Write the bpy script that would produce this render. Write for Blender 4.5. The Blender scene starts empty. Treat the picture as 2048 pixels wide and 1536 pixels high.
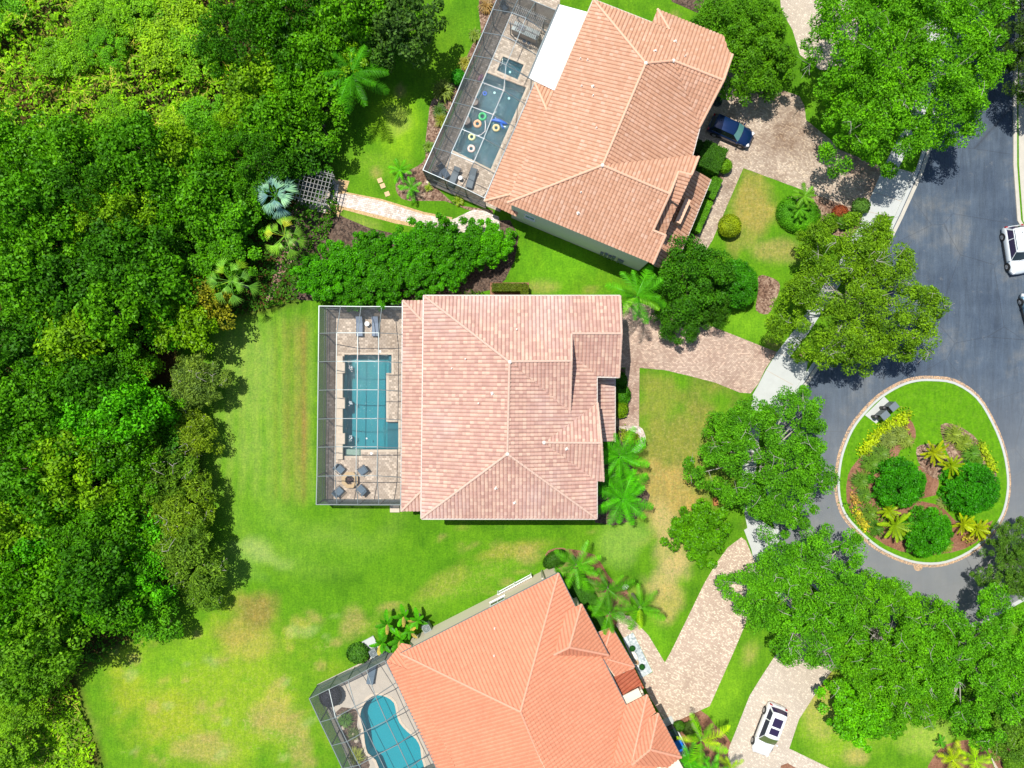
import bpy, bmesh, math, random
import numpy as np
from mathutils import Vector, Matrix
R = math.radians
F = 1360.0; H = 68.0            # focal length in photo pixels, flying height in metres
def G(px, py, z=0.0):           # photo pixel at height z -> metres
    s = (H - z) / F
    return Vector(((px - 1024) * s, (768 - py) * s, z))
# ---------------------------------------------------------------- camera, world, sun, exposure
sc = bpy.context.scene
cam = bpy.data.cameras.new('camera'); camo = bpy.data.objects.new('camera', cam)
sc.collection.objects.link(camo); camo.location = (0, 0, H); sc.camera = camo
cam.sensor_width = 36; cam.lens = 36 * F / 2048; cam.clip_end = 3000; cam.clip_start = 1
SUN = Vector((-0.27, 0.29, 1.0)).normalized()      # towards the sun
elev = math.asin(SUN.z); az = math.atan2(SUN.x, SUN.y)
wd = bpy.data.worlds.new('World'); sc.world = wd; wd.use_nodes = True
nt = wd.node_tree; sky = nt.nodes.new('ShaderNodeTexSky'); sky.sky_type = 'NISHITA'
sky.sun_disc = False; sky.sun_elevation = elev; sky.sun_rotation = az
nt.links.new(sky.outputs[0], nt.nodes['Background'].inputs[0]); nt.nodes['Background'].inputs[1].default_value = 0.11
sl = bpy.data.lights.new('sun', 'SUN'); sl.energy = 5.0; sl.angle = R(0.5); sl.color = (1, 0.955, 0.88)
so = bpy.data.objects.new('sun', sl); sc.collection.objects.link(so)
so.rotation_euler = SUN.to_track_quat('Z', 'Y').to_euler(); so.location = (-20, 20, 90)
sc.view_settings.view_transform = 'Standard'; sc.view_settings.look = 'None'
sc.view_settings.exposure = 0.12; sc.view_settings.gamma = 1
sc.render.engine = 'CYCLES'; sc.cycles.max_bounces = 6; sc.cycles.transparent_max_bounces = 12
sc.cycles.caustics_reflective = False; sc.cycles.caustics_refractive = False
random.seed(7); rng = np.random.default_rng(7)
COL = sc.collection
# ---------------------------------------------------------------- materials
MAT = {}
def nodes(name):
    m = bpy.data.materials.new(name); m.use_nodes = True; MAT[name] = m
    t = m.node_tree; return m, t, t.nodes['Principled BSDF'], t.nodes['Material Output']
def N(t, typ, **kw):
    n = t.nodes.new(typ)
    for k, v in kw.items(): setattr(n, k, v)
    return n
def L(t, a, b): t.links.new(a, b)
def mixc(t, fac, a, b, mode='MIX'):
    n = N(t, 'ShaderNodeMix', data_type='RGBA', blend_type=mode)
    for s, v in ((0, fac), (6, a), (7, b)):
        if hasattr(v, 'links') or isinstance(v, bpy.types.NodeSocket): L(t, v, n.inputs[s])
        elif s == 0: n.inputs[0].default_value = v
        else: n.inputs[s].default_value = (*v, 1)
    return n.outputs[2]
def noise(t, scale, detail=3, rough=.6, vec=None):
    n = N(t, 'ShaderNodeTexNoise'); n.inputs['Scale'].default_value = scale
    n.inputs['Detail'].default_value = detail; n.inputs['Roughness'].default_value = rough
    if vec is None:
        tc = N(t, 'ShaderNodeTexCoord'); vec = tc.outputs['Object']
    L(t, vec, n.inputs['Vector']); return n.outputs['Fac']
def ramp(t, fac, *stops):
    r = N(t, 'ShaderNodeValToRGB'); e = r.color_ramp.elements
    while len(e) < len(stops): e.new(.5)
    for el, (p, c) in zip(e, stops): el.position = p; el.color = (*c, 1) if not isinstance(c, (int, float)) else (c, c, c, 1)
    L(t, fac, r.inputs[0]); return r.outputs[0]
def bump(t, b, h, dist=.02, strength=1):
    n = N(t, 'ShaderNodeBump'); n.inputs['Distance'].default_value = dist; n.inputs['Strength'].default_value = strength
    L(t, h, n.inputs['Height']); L(t, n.outputs[0], b.inputs['Normal'])
def plain(name, col, rough=.6, metal=0, var=.15, scale=3, spec=.5):
    m, t, b, o = nodes(name)
    f = noise(t, scale, 4)
    c = mixc(t, f, tuple(x * (1 - var) for x in col), tuple(min(1, x * (1 + var)) for x in col))
    L(t, c, b.inputs['Base Color']); b.inputs['Roughness'].default_value = rough
    b.inputs['Metallic'].default_value = metal; b.inputs['Specular IOR Level'].default_value = spec
    return m
def speckle(name, cols, scale=6, rough=.9, big=None, bumpd=.03):
    m, t, b, o = nodes(name)
    v = N(t, 'ShaderNodeTexVoronoi'); v.inputs['Scale'].default_value = scale
    tc = N(t, 'ShaderNodeTexCoord'); L(t, tc.outputs['Object'], v.inputs['Vector'])
    s = N(t, 'ShaderNodeSeparateColor'); L(t, v.outputs['Color'], s.inputs[0])
    st = [(i / (len(cols) - 1), c) for i, c in enumerate(cols)]
    c = ramp(t, s.outputs[0], *st)
    if big: c = mixc(t, ramp(t, noise(t, .35, 3), (.4, 0), (.65, 1)), c, mixc(t, 1, c, big, 'MULTIPLY'))
    L(t, c, b.inputs['Base Color']); b.inputs['Roughness'].default_value = rough
    bump(t, b, s.outputs[1], bumpd); return m
def paver(name, c1, c2, rot, stain, amt=.5, w=.21, h=.13, light=None, lamt=.2):
    m, t, b, o = nodes(name)
    tc = N(t, 'ShaderNodeTexCoord'); mp = N(t, 'ShaderNodeMapping'); mp.inputs['Rotation'].default_value = (0, 0, R(rot))
    L(t, tc.outputs['Object'], mp.inputs[0])
    k = N(t, 'ShaderNodeTexBrick'); k.inputs['Scale'].default_value = 1; k.inputs['Brick Width'].default_value = w
    k.inputs['Row Height'].default_value = h; k.inputs['Mortar Size'].default_value = .008
    k.inputs['Color1'].default_value = (0, 0, 0, 1); k.inputs['Color2'].default_value = (1, 1, 1, 1)
    k.inputs['Mortar'].default_value = (.3, .3, .3, 1); L(t, mp.outputs[0], k.inputs['Vector'])
    lg = light or tuple(min(.9, x * 1.3) for x in c2)
    c = ramp(t, k.outputs['Color'], (0, c1), (.5, tuple((a + b_) / 2 for a, b_ in zip(c1, c2))), (.82 - lamt * .3, c2), (1, lg))
    c = mixc(t, k.outputs['Fac'], c, tuple(x * .55 for x in c1))
    n1 = ramp(t, noise(t, .13, 5, .65), (.45, 0), (.62, 1)); n2 = ramp(t, noise(t, .9, 4), (.3, .4), (.7, 1))
    mm = N(t, 'ShaderNodeMath', operation='MULTIPLY'); L(t, n1, mm.inputs[0]); L(t, n2, mm.inputs[1])
    m2 = N(t, 'ShaderNodeMath', operation='MULTIPLY'); L(t, mm.outputs[0], m2.inputs[0]); m2.inputs[1].default_value = amt
    c = mixc(t, m2.outputs[0], c, mixc(t, 1, c, stain, 'MULTIPLY'))
    c = mixc(t, 1, c, ramp(t, noise(t, .5, 4), (.25, .84), (.75, 1.0)), 'MULTIPLY')
    L(t, c, b.inputs['Base Color']); b.inputs['Roughness'].default_value = .85
    iv = N(t, 'ShaderNodeMath', operation='SUBTRACT'); iv.inputs[0].default_value = 1; L(t, k.outputs['Fac'], iv.inputs[1])
    bump(t, b, iv.outputs[0], .01); return m
def rooftile(name, cols, pale=None, amt=0, rough=.7):
    m, t, b, o = nodes(name)
    uv = N(t, 'ShaderNodeUVMap'); uv.uv_map = 'UVMap'
    sc_ = N(t, 'ShaderNodeVectorMath', operation='FLOOR'); L(t, uv.outputs[0], sc_.inputs[0])
    w = N(t, 'ShaderNodeTexWhiteNoise', noise_dimensions='3D'); L(t, sc_.outputs[0], w.inputs['Vector'])
    c = ramp(t, w.outputs['Value'], *[(i / (len(cols) - 1), c) for i, c in enumerate(cols)])
    c = mixc(t, 1, c, ramp(t, noise(t, .22, 4), (.3, .86), (.7, 1.0)), 'MULTIPLY')
    c = mixc(t, 1, c, ramp(t, noise(t, 5, 3), (.3, .86), (.7, 1.0)), 'MULTIPLY')
    if pale: c = mixc(t, ramp(t, noise(t, .16, 3), (.5, 0), (.7, amt)), c, pale)
    L(t, c, b.inputs['Base Color']); b.inputs['Roughness'].default_value = rough
    return m
def leafmat(name, gloss=.4, trans=.22, var=.5):
    m, t, b, o = nodes(name)
    oi = N(t, 'ShaderNodeObjectInfo'); ge = N(t, 'ShaderNodeNewGeometry')
    c = mixc(t, 1, oi.outputs['Color'], ramp(t, ge.outputs['Random Per Island'], (0, (1 - var, 1 - var, 1 - var * .6)), (.5, (1, 1, 1)), (1, (1 + var * 1.0, 1 + var * .75, 1))), 'MULTIPLY')
    c = mixc(t, 1, c, ramp(t, noise(t, .45, 2), (.3, (.62, .62, .8)), (.7, (1.45, 1.2, .9))), 'MULTIPLY')
    L(t, c, b.inputs['Base Color']); b.inputs['Roughness'].default_value = gloss
    b.inputs['Specular IOR Level'].default_value = .16
    tr = N(t, 'ShaderNodeBsdfTranslucent'); L(t, mixc(t, 1, c, (1.3, 1.25, .6), 'MULTIPLY'), tr.inputs[0])
    mx = N(t, 'ShaderNodeMixShader'); mx.inputs[0].default_value = trans
    L(t, b.outputs[0], mx.inputs[1]); L(t, tr.outputs[0], mx.inputs[2]); L(t, mx.outputs[0], o.inputs[0]); return m
def screenmat(name, col, alpha):
    m, t, b, o = nodes(name); b.inputs['Base Color'].default_value = (*col, 1); b.inputs['Roughness'].default_value = .7
    tr = N(t, 'ShaderNodeBsdfTransparent'); mx = N(t, 'ShaderNodeMixShader'); mx.inputs[0].default_value = alpha
    L(t, tr.outputs[0], mx.inputs[1]); L(t, b.outputs[0], mx.inputs[2]); L(t, mx.outputs[0], o.inputs[0]); return m
def water(name, tint, body, alpha, amp=.05, scale=3, rough=.035):
    m, t, b, o = nodes(name)
    b.inputs['Base Color'].default_value = (*body, 1); b.inputs['Roughness'].default_value = rough
    b.inputs['Specular IOR Level'].default_value = .8
    h = noise(t, scale, 3, .6); bump(t, b, h, amp)
    tr = N(t, 'ShaderNodeBsdfTransparent'); tr.inputs[0].default_value = (*tint, 1)
    mx = N(t, 'ShaderNodeMixShader'); mx.inputs[0].default_value = alpha
    L(t, tr.outputs[0], mx.inputs[1]); L(t, b.outputs[0], mx.inputs[2]); L(t, mx.outputs[0], o.inputs[0]); return m
# ground: colour is carried by the lawn itself (dry, worn and lush patches), fine blades by noise
m, t, b, o = nodes('lawn')
at = N(t, 'ShaderNodeAttribute'); at.attribute_name = 'Col'
c = mixc(t, 1, at.outputs['Color'], ramp(t, noise(t, 5, 5, .75), (.3, (.78, .62, .7)), (.7, (1.6, 1.18, 1.1))), 'MULTIPLY')
dr = N(t, 'ShaderNodeAttribute'); dr.attribute_name = 'Dry'
fl = ramp(t, noise(t, 2.6, 6, .85), (.5, 0), (.62, 1))
mm = N(t, 'ShaderNodeMath', operation='MULTIPLY'); L(t, dr.outputs['Fac'], mm.inputs[0]); L(t, fl, mm.inputs[1])
tcl = N(t, 'ShaderNodeTexCoord'); mpl = N(t, 'ShaderNodeMapping'); mpl.inputs['Scale'].default_value = (3.2, .45, 1); L(t, tcl.outputs['Object'], mpl.inputs[0])
c = mixc(t, 1, c, ramp(t, noise(t, 1, 4, .7, mpl.outputs[0]), (.3, (.80, .86, .9)), (.7, (1.16, 1.10, 1.05))), 'MULTIPLY')
c = mixc(t, 1, c, ramp(t, noise(t, 1.1, 5, .7), (.3, (.78, .84, .9)), (.7, (1.18, 1.12, 1.05))), 'MULTIPLY')
c = mixc(t, mm.outputs[0], c, (.55, .42, .23))
tf = ramp(t, noise(t, 3.4, 8, .85), (.40, 1), (.47, 0)); m3 = N(t, 'ShaderNodeMath', operation='MULTIPLY'); L(t, dr.outputs['Fac'], m3.inputs[0]); L(t, tf, m3.inputs[1])
c = mixc(t, m3.outputs[0], c, (.12, .24, .03))
c = mixc(t, 1, c, (.84, .93, .6), 'MULTIPLY')
L(t, c, b.inputs['Base Color']); b.inputs['Roughness'].default_value = .9; b.inputs['Specular IOR Level'].default_value = .15
bump(t, b, noise(t, 7, 4, .8), .05)
# asphalt
m, t, b, o = nodes('asphalt')
c = ramp(t, noise(t, .16, 6, .7), (.3, (.038, .060, .095)), (.52, (.070, .098, .135)), (.75, (.17, .175, .17)))
c = mixc(t, 1, c, ramp(t, noise(t, 14, 3, .8), (.3, .7), (.7, 1.25)), 'MULTIPLY')
tcr = N(t, 'ShaderNodeTexCoord'); mpr = N(t, 'ShaderNodeMapping'); mpr.inputs['Scale'].default_value = (1.4, .12, 1); mpr.inputs['Rotation'].default_value = (0, 0, R(-12)); L(t, tcr.outputs['Object'], mpr.inputs[0])
c = mixc(t, 1, c, ramp(t, noise(t, 1.6, 5, .75, mpr.outputs[0]), (.35, .80), (.7, 1.28)), 'MULTIPLY')
vc = N(t, 'ShaderNodeTexVoronoi', feature='DISTANCE_TO_EDGE'); vc.inputs['Scale'].default_value = .16; L(t, tcr.outputs['Object'], vc.inputs['Vector'])
c = mixc(t, ramp(t, vc.outputs['Distance'], (.0, .55), (.006, 0)), c, (.03, .035, .045))
tc_ = N(t, 'ShaderNodeTexCoord'); sx_ = N(t, 'ShaderNodeSeparateXYZ'); L(t, tc_.outputs['Object'], sx_.inputs[0])
ml = N(t, 'ShaderNodeMapRange'); ml.inputs['From Min'].default_value = 2; ml.inputs['From Max'].default_value = -16; ml.inputs['To Max'].default_value = .75; L(t, sx_.outputs['Y'], ml.inputs['Value'])
c = mixc(t, ml.outputs[0], c, mixc(t, noise(t, .5, 5), (.17, .185, .195), (.27, .265, .245)))
c = mixc(t, ramp(t, noise(t, .8, 8, .8), (.60, 0), (.75, .55)), c, (.34, .32, .28))
c = mixc(t, ramp(t, noise(t, 2.6, 9, .9), (.66, 0), (.72, .7)), c, (.42, .39, .33))
L(t, c, b.inputs['Base Color']); b.inputs['Roughness'].default_value = .85; bump(t, b, noise(t, 30, 2), .01)
speckle('mulch', [(.10, .055, .035), (.25, .15, .10), (.45, .33, .24), (.20, .12, .08)], 7, big=(.6, .5, .45))
speckle('brown_mulch', [(.20, .09, .05), (.33, .17, .10), (.24, .11, .07)], 8, big=(.7, .6, .5))
speckle('wood_chips', [(.40, .26, .12), (.62, .44, .22), (.5, .33, .16)], 8)
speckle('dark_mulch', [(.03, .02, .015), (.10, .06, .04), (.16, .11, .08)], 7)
speckle('white_gravel', [(.22, .27, .29), (.55, .6, .6), (.38, .44, .46), (.68, .72, .70)], 5)
speckle('river_gravel', [(.3, .24, .2), (.65, .56, .5), (.45, .36, .3), (.75, .68, .62)], 6)
speckle('leaf_litter', [(.45, .28, .15), (.62, .42, .25), (.2, .17, .15), (.5, .33, .2)], 10)
plain('concrete', (.47, .49, .47), .8, var=.12, scale=1.2)
plain('old_concrete', (.50, .47, .40), .85, var=.2, scale=1.5)
paver('paver_top', (.42, .32, .24), (.62, .51, .40), 24, (.42, .32, .25), .95, light=(.74, .60, .44))
paver('paver_mid', (.46, .32, .25), (.65, .50, .39), 0, (.45, .33, .28), .7, light=(.78, .58, .44))
paver('paver_low', (.56, .42, .32), (.64, .50, .38), 28, (.75, .7, .66), .5, light=(.88, .74, .56), lamt=.8)
paver('paver_far', (.58, .49, .39), (.65, .56, .45), 33, (.8, .75, .7), .4)
paver('deck_top', (.42, .34, .26), (.60, .51, .41), 24, (.6, .52, .45), .6, .30, .2)
paver('deck_mid', (.45, .36, .28), (.60, .50, .40), 0, (.6, .52, .42), .6, .30, .2)
plain('deck_low', (.46, .41, .34), .85, var=.22, scale=1.4)
paver('path_pale', (.60, .50, .42), (.80, .72, .64), -12, (.8, .72, .64), .4, .28, .2, light=(.9, .85, .78))
rooftile('tile_top', [(.56, .295, .18), (.62, .345, .215), (.66, .38, .25), (.63, .355, .225), (.59, .315, .19), (.70, .44, .31)])
rooftile('tile_mid', [(.50, .295, .235), (.56, .335, .27), (.72, .50, .38), (.61, .38, .30), (.57, .345, .28), (.68, .45, .34), (.52, .31, .25)], (.62, .50, .47), .4)
rooftile('tile_low', [(.68, .265, .145), (.71, .285, .16), (.72, .30, .17), (.69, .275, .15)])
rooftile('tile_red', [(.44, .11, .05), (.47, .13, .06), (.42, .10, .045)])
for k_, c_ in (('tile_top', (.40, .21, .14)), ('tile_mid', (.39, .22, .175)), ('tile_low', (.54, .22, .135)), ('tile_red', (.22, .05, .025))): plain(k_ + '_seam', c_, .85, var=.2, scale=6)  # darker troughs and butt ends: channel grime plus gap shade put into the colour
plain('ridge_pale', (.62, .43, .34), .7, var=.12, scale=4); plain('ridge_tan', (.72, .44, .30), .7, var=.1, scale=4)
plain('ridge_red', (.72, .34, .22), .7, var=.07, scale=4); plain('cement_cap', (.78, .74, .66), .8)
plain('stucco_white', (.68, .70, .64), .85, var=.05); plain('stucco_cream', (.74, .64, .50), .85, var=.05)
plain('stucco_tan', (.55, .45, .36), .85, var=.06); plain('white_paint', (.86, .87, .87), .4, var=.02)
plain('gutter_white', (.60, .54, .48), .4, var=.05); plain('stone', (.45, .38, .3), .8, var=.3)
plain('alu_pale', (.25, .29, .29), .4, .3, var=.05); plain('alu_dark', (.10, .13, .14), .4, .3, var=.1)
plain('alu_grey', (.20, .24, .26), .4, .3, var=.1)
screenmat('screen_wall', (.09, .12, .13), .80); screenmat('screen_roof', (.30, .33, .33), .09)
screenmat('screen_wall_green', (.15, .20, .18), .74)
plain('glass_dark', (.02, .03, .035), .06, var=0, spec=.8); plain('glass_green', (.10, .28, .27), .05, var=.1, spec=.9)
plain('glass_purple', (.03, .02, .06), .07, var=0, spec=.8)
plain('glass_olive', (.12, .15, .06), .08, var=.4, scale=8, spec=.8); plain('rubber', (.02, .02, .022), .8); plain('rim_metal', (.5, .5, .5), .3, .8)
plain('black_plastic', (.025, .027, .03), .5); plain('blue_plastic', (.01, .13, .62), .35); plain('chrome', (.7, .7, .7), .15, 1)
def paint(name, c, metal=.3):
    m, t, b, o = nodes(name); b.inputs['Base Color'].default_value = (*c, 1); b.inputs['Metallic'].default_value = metal
    b.inputs['Roughness'].default_value = .28; b.inputs['Coat Weight'].default_value = .8; b.inputs['Coat Roughness'].default_value = .04
paint('paint_blue', (.005, .028, .11), .4); paint('paint_white', (.80, .82, .84), 0); paint('paint_white_two', (.70, .75, .78), 0)
paint('paint_steel', (.16, .28, .36), .4)
plain('red_lens', (.35, .01, .01), .15); plain('clear_lens', (.7, .72, .75), .1)
plain('fabric_grey', (.15, .185, .21), .85); plain('fabric_slate', (.10, .15, .20), .8); plain('fabric_blue_grey', (.20, .25, .33), .85)
plain('fabric_navy', (.05, .075, .11), .85); plain('table_white', (.75, .76, .75), .5)
plain('wicker', (.20, .17, .15), .8, var=.3, scale=20); plain('weathered_wood', (.24, .24, .23), .8, var=.25, scale=6)
plain('step_stone', (.66, .44, .24), .8, var=.2); plain('lava_rock', (.06, .03, .035), .8, var=.6, scale=12)
plain('fire_stone', (.50, .36, .20), .8, var=.25, scale=5); plain('orange_wood', (.42, .17, .05), .8)
plain('pool_plaster', (.01, .28, .33), .6, var=.06, scale=.6); plain('pool_dark', (.01, .16, .21), .6, var=.15, scale=.7)
plain('pool_bright', (.0, .32, .38), .6, var=.06, scale=.6); plain('foam', (.6, .75, .78), .4); plain('coping', (.58, .49, .38), .8, var=.2, scale=4)
water('water_mid', (.75, .95, .97), (.0, .10, .13), .16, .06, 3.2); water('water_top', (.7, .9, .95), (.0, .10, .14), .42, .13, 2.6, .06)
water('water_low', (.8, .98, 1), (.0, .2, .25), .12, .03, 3)
plain('ring_green', (.0, .42, .14), .3); plain('ring_peach', (.80, .42, .22), .3); plain('ring_yellow', (.75, .62, .30), .3)
plain('ring_lime', (.66, .70, .34), .3); plain('ring_pink', (.82, .60, .52), .3); plain('float_pink', (.7, .35, .42), .4)
plain('bark', (.17, .13, .10), .9, var=.3, scale=8); plain('pale_bark', (.38, .36, .31), .9, var=.3, scale=8)
plain('palm_trunk', (.28, .24, .19), .9, var=.3, scale=8); plain('frond_stem', (.36, .48, .10), .5)
plain('light_lens', (.35, .75, .75), .4)
leafmat('leaf', .55); leafmat('leaf_gloss', .42, .25, .5); leafmat('frond', .4, .25, .25); leafmat('clipped', .55, .2, .35)
leafmat('straw_leaf', .7, .2, .3)
# ---------------------------------------------------------------- mesh helpers
class MB:
    def __init__(s): s.v = []; s.f = []; s.m = []
    def add(s, v, f, mi=0):
        n = len(s.v); s.v += [tuple(x) for x in v]; s.f += [tuple(i + n for i in q) for q in f]; s.m += [mi] * len(f); return s
    def box(s, c, d, rz=0, mi=0, top=1.0):
        cx, cy, cz = c; a, b_, h = d[0] / 2, d[1] / 2, d[2] / 2; co, si = math.cos(rz), math.sin(rz); v = []
        for z, k in ((-h, 1), (h, top)):
            for x, y in ((-a * k, -b_ * k), (a * k, -b_ * k), (a * k, b_ * k), (-a * k, b_ * k)):
                v.append((cx + x * co - y * si, cy + x * si + y * co, cz + z))
        return s.add(v, [(3, 2, 1, 0), (4, 5, 6, 7), (0, 1, 5, 4), (1, 2, 6, 5), (2, 3, 7, 6), (3, 0, 4, 7)], mi)
    def bar(s, a, b_, w, h=None, mi=0):        # square bar between two points
        a = Vector(a); b_ = Vector(b_); h = h or w; d = (b_ - a)
        if d.length < 1e-5: return s
        d.normalize(); up = Vector((0, 0, 1)) if abs(d.z) < .95 else Vector((1, 0, 0))
        sx = d.cross(up).normalized() * w / 2; sy = sx.cross(d).normalized() * h / 2
        v = [p + k for p in (a, b_) for k in (-sx - sy, sx - sy, sx + sy, -sx + sy)]
        return s.add(v, [(3, 2, 1, 0), (4, 5, 6, 7), (0, 1, 5, 4), (1, 2, 6, 5), (2, 3, 7, 6), (3, 0, 4, 7)], mi)
    def tube(s, pts, rad, n=6, mi=0, caps=True):
        pts = [Vector(p) for p in pts]; rings = []; v = []
        for i, p in enumerate(pts):
            d = (pts[min(i + 1, len(pts) - 1)] - pts[max(i - 1, 0)])
            d = d.normalized() if d.length > 1e-6 else Vector((0, 0, 1))
            up = Vector((0, 0, 1)) if abs(d.z) < .9 else Vector((1, 0, 0))
            x = d.cross(up).normalized(); y = x.cross(d); r = rad[i] if hasattr(rad, '__len__') else rad
            v += [p + x * r * math.cos(2 * math.pi * k / n) + y * r * math.sin(2 * math.pi * k / n) for k in range(n)]
        f = [(i * n + k, i * n + (k + 1) % n, (i + 1) * n + (k + 1) % n, (i + 1) * n + k) for i in range(len(pts) - 1) for k in range(n)]
        if caps: f += [tuple(range(n))[::-1], tuple((len(pts) - 1) * n + k for k in range(n))]
        return s.add(v, f, mi)
    def prism(s, poly, z0, z1, mi=0, top=True):
        n = len(poly)
        if sum(poly[i][0] * poly[(i + 1) % n][1] - poly[(i + 1) % n][0] * poly[i][1] for i in range(n)) < 0: poly = poly[::-1]
        v = [(p[0], p[1], z0) for p in poly] + [(p[0], p[1], z1) for p in poly]
        f = [(i, (i + 1) % n, n + (i + 1) % n, n + i) for i in range(n)] + [tuple(range(n))[::-1]]
        if top: f.append(tuple(range(n, 2 * n)))
        return s.add(v, f, mi)
    def lathe(s, prof, c=(0, 0, 0), n=16, mi=0, seg=None):
        v = [(c[0] + r * math.cos(2 * math.pi * k / n), c[1] + r * math.sin(2 * math.pi * k / n), c[2] + z) for r, z in prof for k in range(n)]
        f = [(i * n + k, i * n + (k + 1) % n, (i + 1) * n + (k + 1) % n, (i + 1) * n + k) for i in range(len(prof) - 1) for k in range(n)]
        return s.add(v, f + [tuple(range(n))[::-1], tuple((len(prof) - 1) * n + k for k in range(n))], mi)
    def torus(s, c, Rr, r, n=24, m_=10, mi=0):
        v = [(c[0] + (Rr + r * math.cos(b)) * math.cos(a), c[1] + (Rr + r * math.cos(b)) * math.sin(a), c[2] + r * math.sin(b))
             for a in (2 * math.pi * i / n for i in range(n)) for b in (2 * math.pi * j / m_ for j in range(m_))]
        return s.add(v, [(i * m_ + j, ((i + 1) % n) * m_ + j, ((i + 1) % n) * m_ + (j + 1) % m_, i * m_ + (j + 1) % m_) for i in range(n) for j in range(m_)], mi)
    def build(s, name, mats, parent=None, smooth=False, world=False):
        if isinstance(mats, str): mats = [mats]
        me = bpy.data.meshes.new(name); v = s.v
        if world and parent is not None:
            mi_ = parent.matrix_basis.inverted() if parent.parent is None else (parent.parent.matrix_basis @ parent.matrix_basis).inverted()
            v = [tuple(mi_ @ Vector(p)) for p in v]
        me.from_pydata(v, [], s.f)
        for k in mats: me.materials.append(MAT[k])
        if len(mats) > 1: me.polygons.foreach_set('material_index', s.m)
        if smooth: me.polygons.foreach_set('use_smooth', [True] * len(s.f))
        me.update(); ob = bpy.data.objects.new(name, me); COL.objects.link(ob)
        if parent is not None: ob.parent = parent
        return ob
def tag(o, label, cat, group=None, kind=None):
    o['label'] = label; o['category'] = cat
    if group: o['group'] = group
    if kind: o['kind'] = kind
    return o
def thing(name, label, cat, loc, rz=0, group=None, sc_=1):
    o = bpy.data.objects.new(name, None); COL.objects.link(o); o.location = loc; o.rotation_euler = (0, 0, rz)
    o.scale = (sc_,) * 3; o.empty_display_size = .3
    o.matrix_basis = Matrix.LocRotScale(Vector(loc), o.rotation_euler, Vector((sc_,) * 3))
    return tag(o, label, cat, group)
def dup(root, loc, rz, label, group=None, s=None):
    r = root.copy(); COL.objects.link(r); r.location = loc; r.rotation_euler = (0, 0, rz)
    if s: r.scale = (s, s, s) if not hasattr(s, '__len__') else s
    r['label'] = label
    if group: r['group'] = group
    for ch in list(root.children):
        c = ch.copy(); COL.objects.link(c); c.parent = r
        for g in ch.children:
            d = g.copy(); COL.objects.link(d); d.parent = c
    return r
def fastmesh(name, V, Fq, mats, parent=None, mi=None, smooth=False):
    me = bpy.data.meshes.new(name); V = np.asarray(V, np.float32); Fq = np.asarray(Fq, np.int32); k = Fq.shape[1]
    me.vertices.add(len(V)); me.vertices.foreach_set('co', V.ravel())
    me.loops.add(Fq.size); me.loops.foreach_set('vertex_index', Fq.ravel())
    me.polygons.add(len(Fq)); me.polygons.foreach_set('loop_start', np.arange(0, Fq.size, k, dtype=np.int32))
    me.polygons.foreach_set('loop_total', np.full(len(Fq), k, np.int32))
    for m_ in ([mats] if isinstance(mats, str) else mats): me.materials.append(MAT[m_])
    if mi is not None: me.polygons.foreach_set('material_index', np.asarray(mi, np.int32))
    if smooth: me.polygons.foreach_set('use_smooth', [True] * len(Fq))
    me.update(calc_edges=True); me.validate()
    ob = bpy.data.objects.new(name, me); COL.objects.link(ob)
    if parent is not None: ob.parent = parent
    return ob
def G2(pl, z=0): return [(G(x, y, z).x, G(x, y, z).y) for x, y in pl]
def smoothpoly(p, n=4):
    q = []; k = len(p)
    for i in range(k):
        a, b_, c, d = (np.array(p[(i + j) % k], float) for j in (-1, 0, 1, 2))
        for t_ in range(n):
            u = t_ / n
            q.append(tuple(.5 * (2 * b_ + (c - a) * u + (2 * a - 5 * b_ + 4 * c - d) * u * u + (3 * b_ - a - 3 * c + d) * u ** 3)))
    return q
def inside(p, poly):
    x, y = p[0], p[1]; c = False; n = len(poly)
    for i in range(n):
        x1, y1 = poly[i][:2]; x2, y2 = poly[(i + 1) % n][:2]
        if (y1 > y) != (y2 > y) and x < (x2 - x1) * (y - y1) / (y2 - y1) + x1: c = not c
    return c
def inside_np(X, Y, poly):
    c = np.zeros(X.shape, bool); n = len(poly)
    for i in range(n):
        x1, y1 = poly[i][:2]; x2, y2 = poly[(i + 1) % n][:2]
        if y1 == y2: continue
        c ^= ((y1 > Y) != (y2 > Y)) & (X < (x2 - x1) * (Y - y1) / (y2 - y1) + x1)
    return c
def sheet(name, px, z, mat, label, cat, hole=None, thick=0, smooth_n=0, kind='structure', world=False):
    poly = px if world else G2(smoothpoly(px, smooth_n) if smooth_n else px)
    bm = bmesh.new(); f = bm.faces.new([bm.verts.new((x, y, z)) for x, y in poly]); bm.normal_update()
    if f.normal.z < 0: bmesh.ops.reverse_faces(bm, faces=[f])
    for h in (hole or []):
        n = len(h)
        for i in range(n):
            a = Vector((*h[i], z)); e = Vector((*h[(i + 1) % n], z)) - a
            if e.length < 1e-4: continue
            bmesh.ops.bisect_plane(bm, geom=bm.verts[:] + bm.edges[:] + bm.faces[:], plane_co=a, plane_no=(e.y, -e.x, 0), dist=1e-4)
        dead = [f for f in bm.faces if inside(f.calc_center_median(), h)]
        bmesh.ops.delete(bm, geom=dead, context='FACES')
    if thick:
        r = bmesh.ops.extrude_face_region(bm, geom=bm.faces[:])
        bmesh.ops.translate(bm, verts=[g for g in r['geom'] if isinstance(g, bmesh.types.BMVert)], vec=(0, 0, -thick))
        bm.normal_update(); bmesh.ops.recalc_face_normals(bm, faces=bm.faces)
    me = bpy.data.meshes.new(name); bm.to_mesh(me); bm.free(); me.materials.append(MAT[mat])
    o = bpy.data.objects.new(name, me); COL.objects.link(o); tag(o, label, cat, kind=kind); return o
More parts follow.
